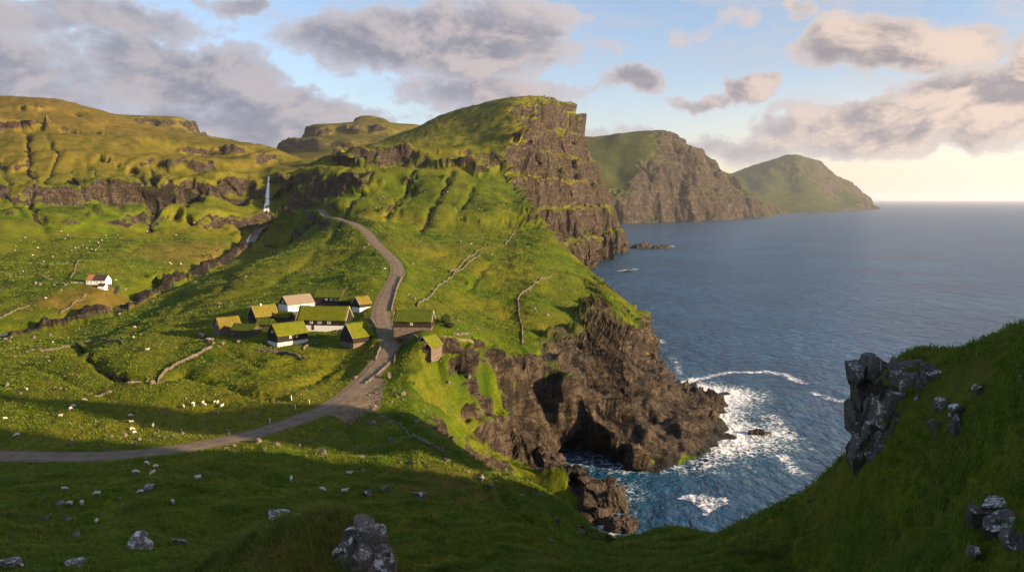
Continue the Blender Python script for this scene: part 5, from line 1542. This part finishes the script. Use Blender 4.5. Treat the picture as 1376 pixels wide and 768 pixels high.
def build_grass(n=210000, blades=5, seed=5, ra=34, rb=190, big=1.0):
    r_ = np.random.RandomState(seed)
    th = r_.uniform(R(-36), R(37), n)
    rr = np.exp(r_.uniform(math.log(ra), math.log(rb), n) )
    x, y = np.sin(th) * rr, np.cos(th) * rr
    patch = fbm2(x, y, 5.5, 3)
    ok = (patch * 1.5 + r_.uniform(-.45, .45, n) > -.22)
    dr = np.full(n, 1e3); m = near(ROAD, x, y, 12)
    dr[m] = line_d(x[m], y[m], ROAD)[0]
    h, d, L, f = H_base(x, y)
    ok &= (dr > 4.5) & (h > 22) & (f - h > 3)
    for (lx, ly) in PLOT.values(): ok &= np.hypot(x - lx, y - ly) > 9
    x, y, patch = x[ok], y[ok], patch[ok]
    hz = H(x, y); st = np.hypot(H(x + .8, y) - hz, H(x, y + .8) - hz) / .8
    ok = (st < (2.2 if big == 1 else .85)) & (hz > 20)
    for P_ in ROCKY: ok &= poly_sd(x, y, P_) < 0
    x, y, patch = x[ok], y[ok], patch[ok]; n = len(x)
    z = H(x, y) - .03
    rr = np.hypot(x, y)
    sz = big * np.clip(.30 + .0016 * rr, .3, .70) * r_.uniform(.55, 1.25, n) * (1 + .5 * patch)
    B = blades
    ph = terrace_phase(x, y, FG.sample(x, y)[0])
    sz = sz * np.where(rr < 200, .82 + .42 * ph, 1.0)
    kn = np.exp(-(((x + 17) / 12) ** 2 + ((y - 72) / 9) ** 2))
    sz = sz * (1 + 1.3 * kn)
    ang = r_.uniform(0, 6.283, (n, B)); lean = r_.uniform(.15, .75, (n, B))
    dirx, diry = np.cos(ang), np.sin(ang)
    ox = x[:, None] + r_.normal(0, .16, (n, B)) * (1 + rr[:, None] * .006); oy = y[:, None] + r_.normal(0, .16, (n, B)) * (1 + rr[:, None] * .006)
    hh = sz[:, None] * r_.uniform(.6, 1.15, (n, B))
    wd = np.clip(.012 + .00035 * rr, .02, .07 if big == 1 else .22)[:, None] * np.ones((n, B))
    bx, by = -diry * wd, dirx * wd
    z0 = z[:, None] * np.ones((n, B))
    # wind lays the tips down slope and to the left
    tx = ox + dirx * lean * hh - .22 * hh; ty = oy + diry * lean * hh
    mxx, myy = ox + dirx * lean * hh * .35, oy + diry * lean * hh * .35
    P0 = np.stack([ox - bx, oy - by, z0], -1); P1 = np.stack([ox + bx, oy + by, z0], -1)
    P2 = np.stack([mxx + bx * .7, myy + by * .7, z0 + hh * .6], -1); P3 = np.stack([mxx - bx * .7, myy - by * .7, z0 + hh * .6], -1)
    P4 = np.stack([tx, ty, z0 + hh * .92], -1)
    V = np.stack([P0, P1, P2, P3, P4], 2).reshape(-1, 3)
    k = np.arange(n * B)[:, None] * 5
    T = np.concatenate([k + np.array([[0, 1, 2]]), k + np.array([[0, 2, 3]]), k + np.array([[3, 2, 4]])], 1).reshape(-1, 3)
    tip = np.tile(np.array([0, 0, .6, .6, 1.0]), n * B)
    kn = np.exp(-(((x + 17) / 12) ** 2 + ((y - 72) / 9) ** 2))
    tone = np.clip(.16 + 1.0 * fbm2(x, y + 31, 11., 4) + .9 * kn + r_.uniform(-.15, .15, n), 0, 1)
    tone = np.repeat(tone, B * 5)
    o = tri_mesh('grass', V, T, M_GRASS, attrs=dict(tip=tip, tone=tone))
    o['kind'] = 'stuff'
    return o
build_grass()
build_grass(110000, 3, 9, 185, 620, .74)
build_grass(50000, 3, 12, 560, 1000, 1.2)
# loose stones lying about the slopes
def loose_stones(n=1500):
    r_ = np.random.RandomState(21)
    th = r_.uniform(R(-34), R(6), n * 3); rr = np.exp(r_.uniform(math.log(150), math.log(1000), n * 3))
    x, y = np.sin(th) * rr, np.cos(th) * rr
    h, d, L, f = H_base(x, y)
    dr = np.full(len(x), 1e3); m = near(ROAD, x, y, 12); dr[m] = line_d(x[m], y[m], ROAD)[0]
    cl = fbm2(x, y, 60., 3)
    ok = (h > 24) & (f - h > 2) & (dr > 4) & (cl + r_.uniform(-.4, .4, len(x)) > .22)
    x, y, rr = x[ok][:n], y[ok][:n], rr[ok][:n]
    z = H(x, y)
    BV, BT = ico(1)
    n = len(x)
    sz = np.clip(r_.lognormal(-1.15, .5, n), .12, .95) * (1 + rr * .0006)
    V = BV[None] * sz[:, None, None] * r_.uniform(.6, 1.2, (n, 1, 3)) * (1 + r_.uniform(-.25, .25, (n, len(BV), 1)))
    V += np.stack([x, y, z + sz * .1], 1)[:, None]
    T = BT[None] + (np.arange(n) * len(BV))[:, None, None]
    o = tri_mesh('loose_stones', V.reshape(-1, 3), T.reshape(-1, 3), M_FIELDSTONE)
    o['kind'] = 'stuff'
loose_stones()
print('grass', round(time.time() - T0, 1))
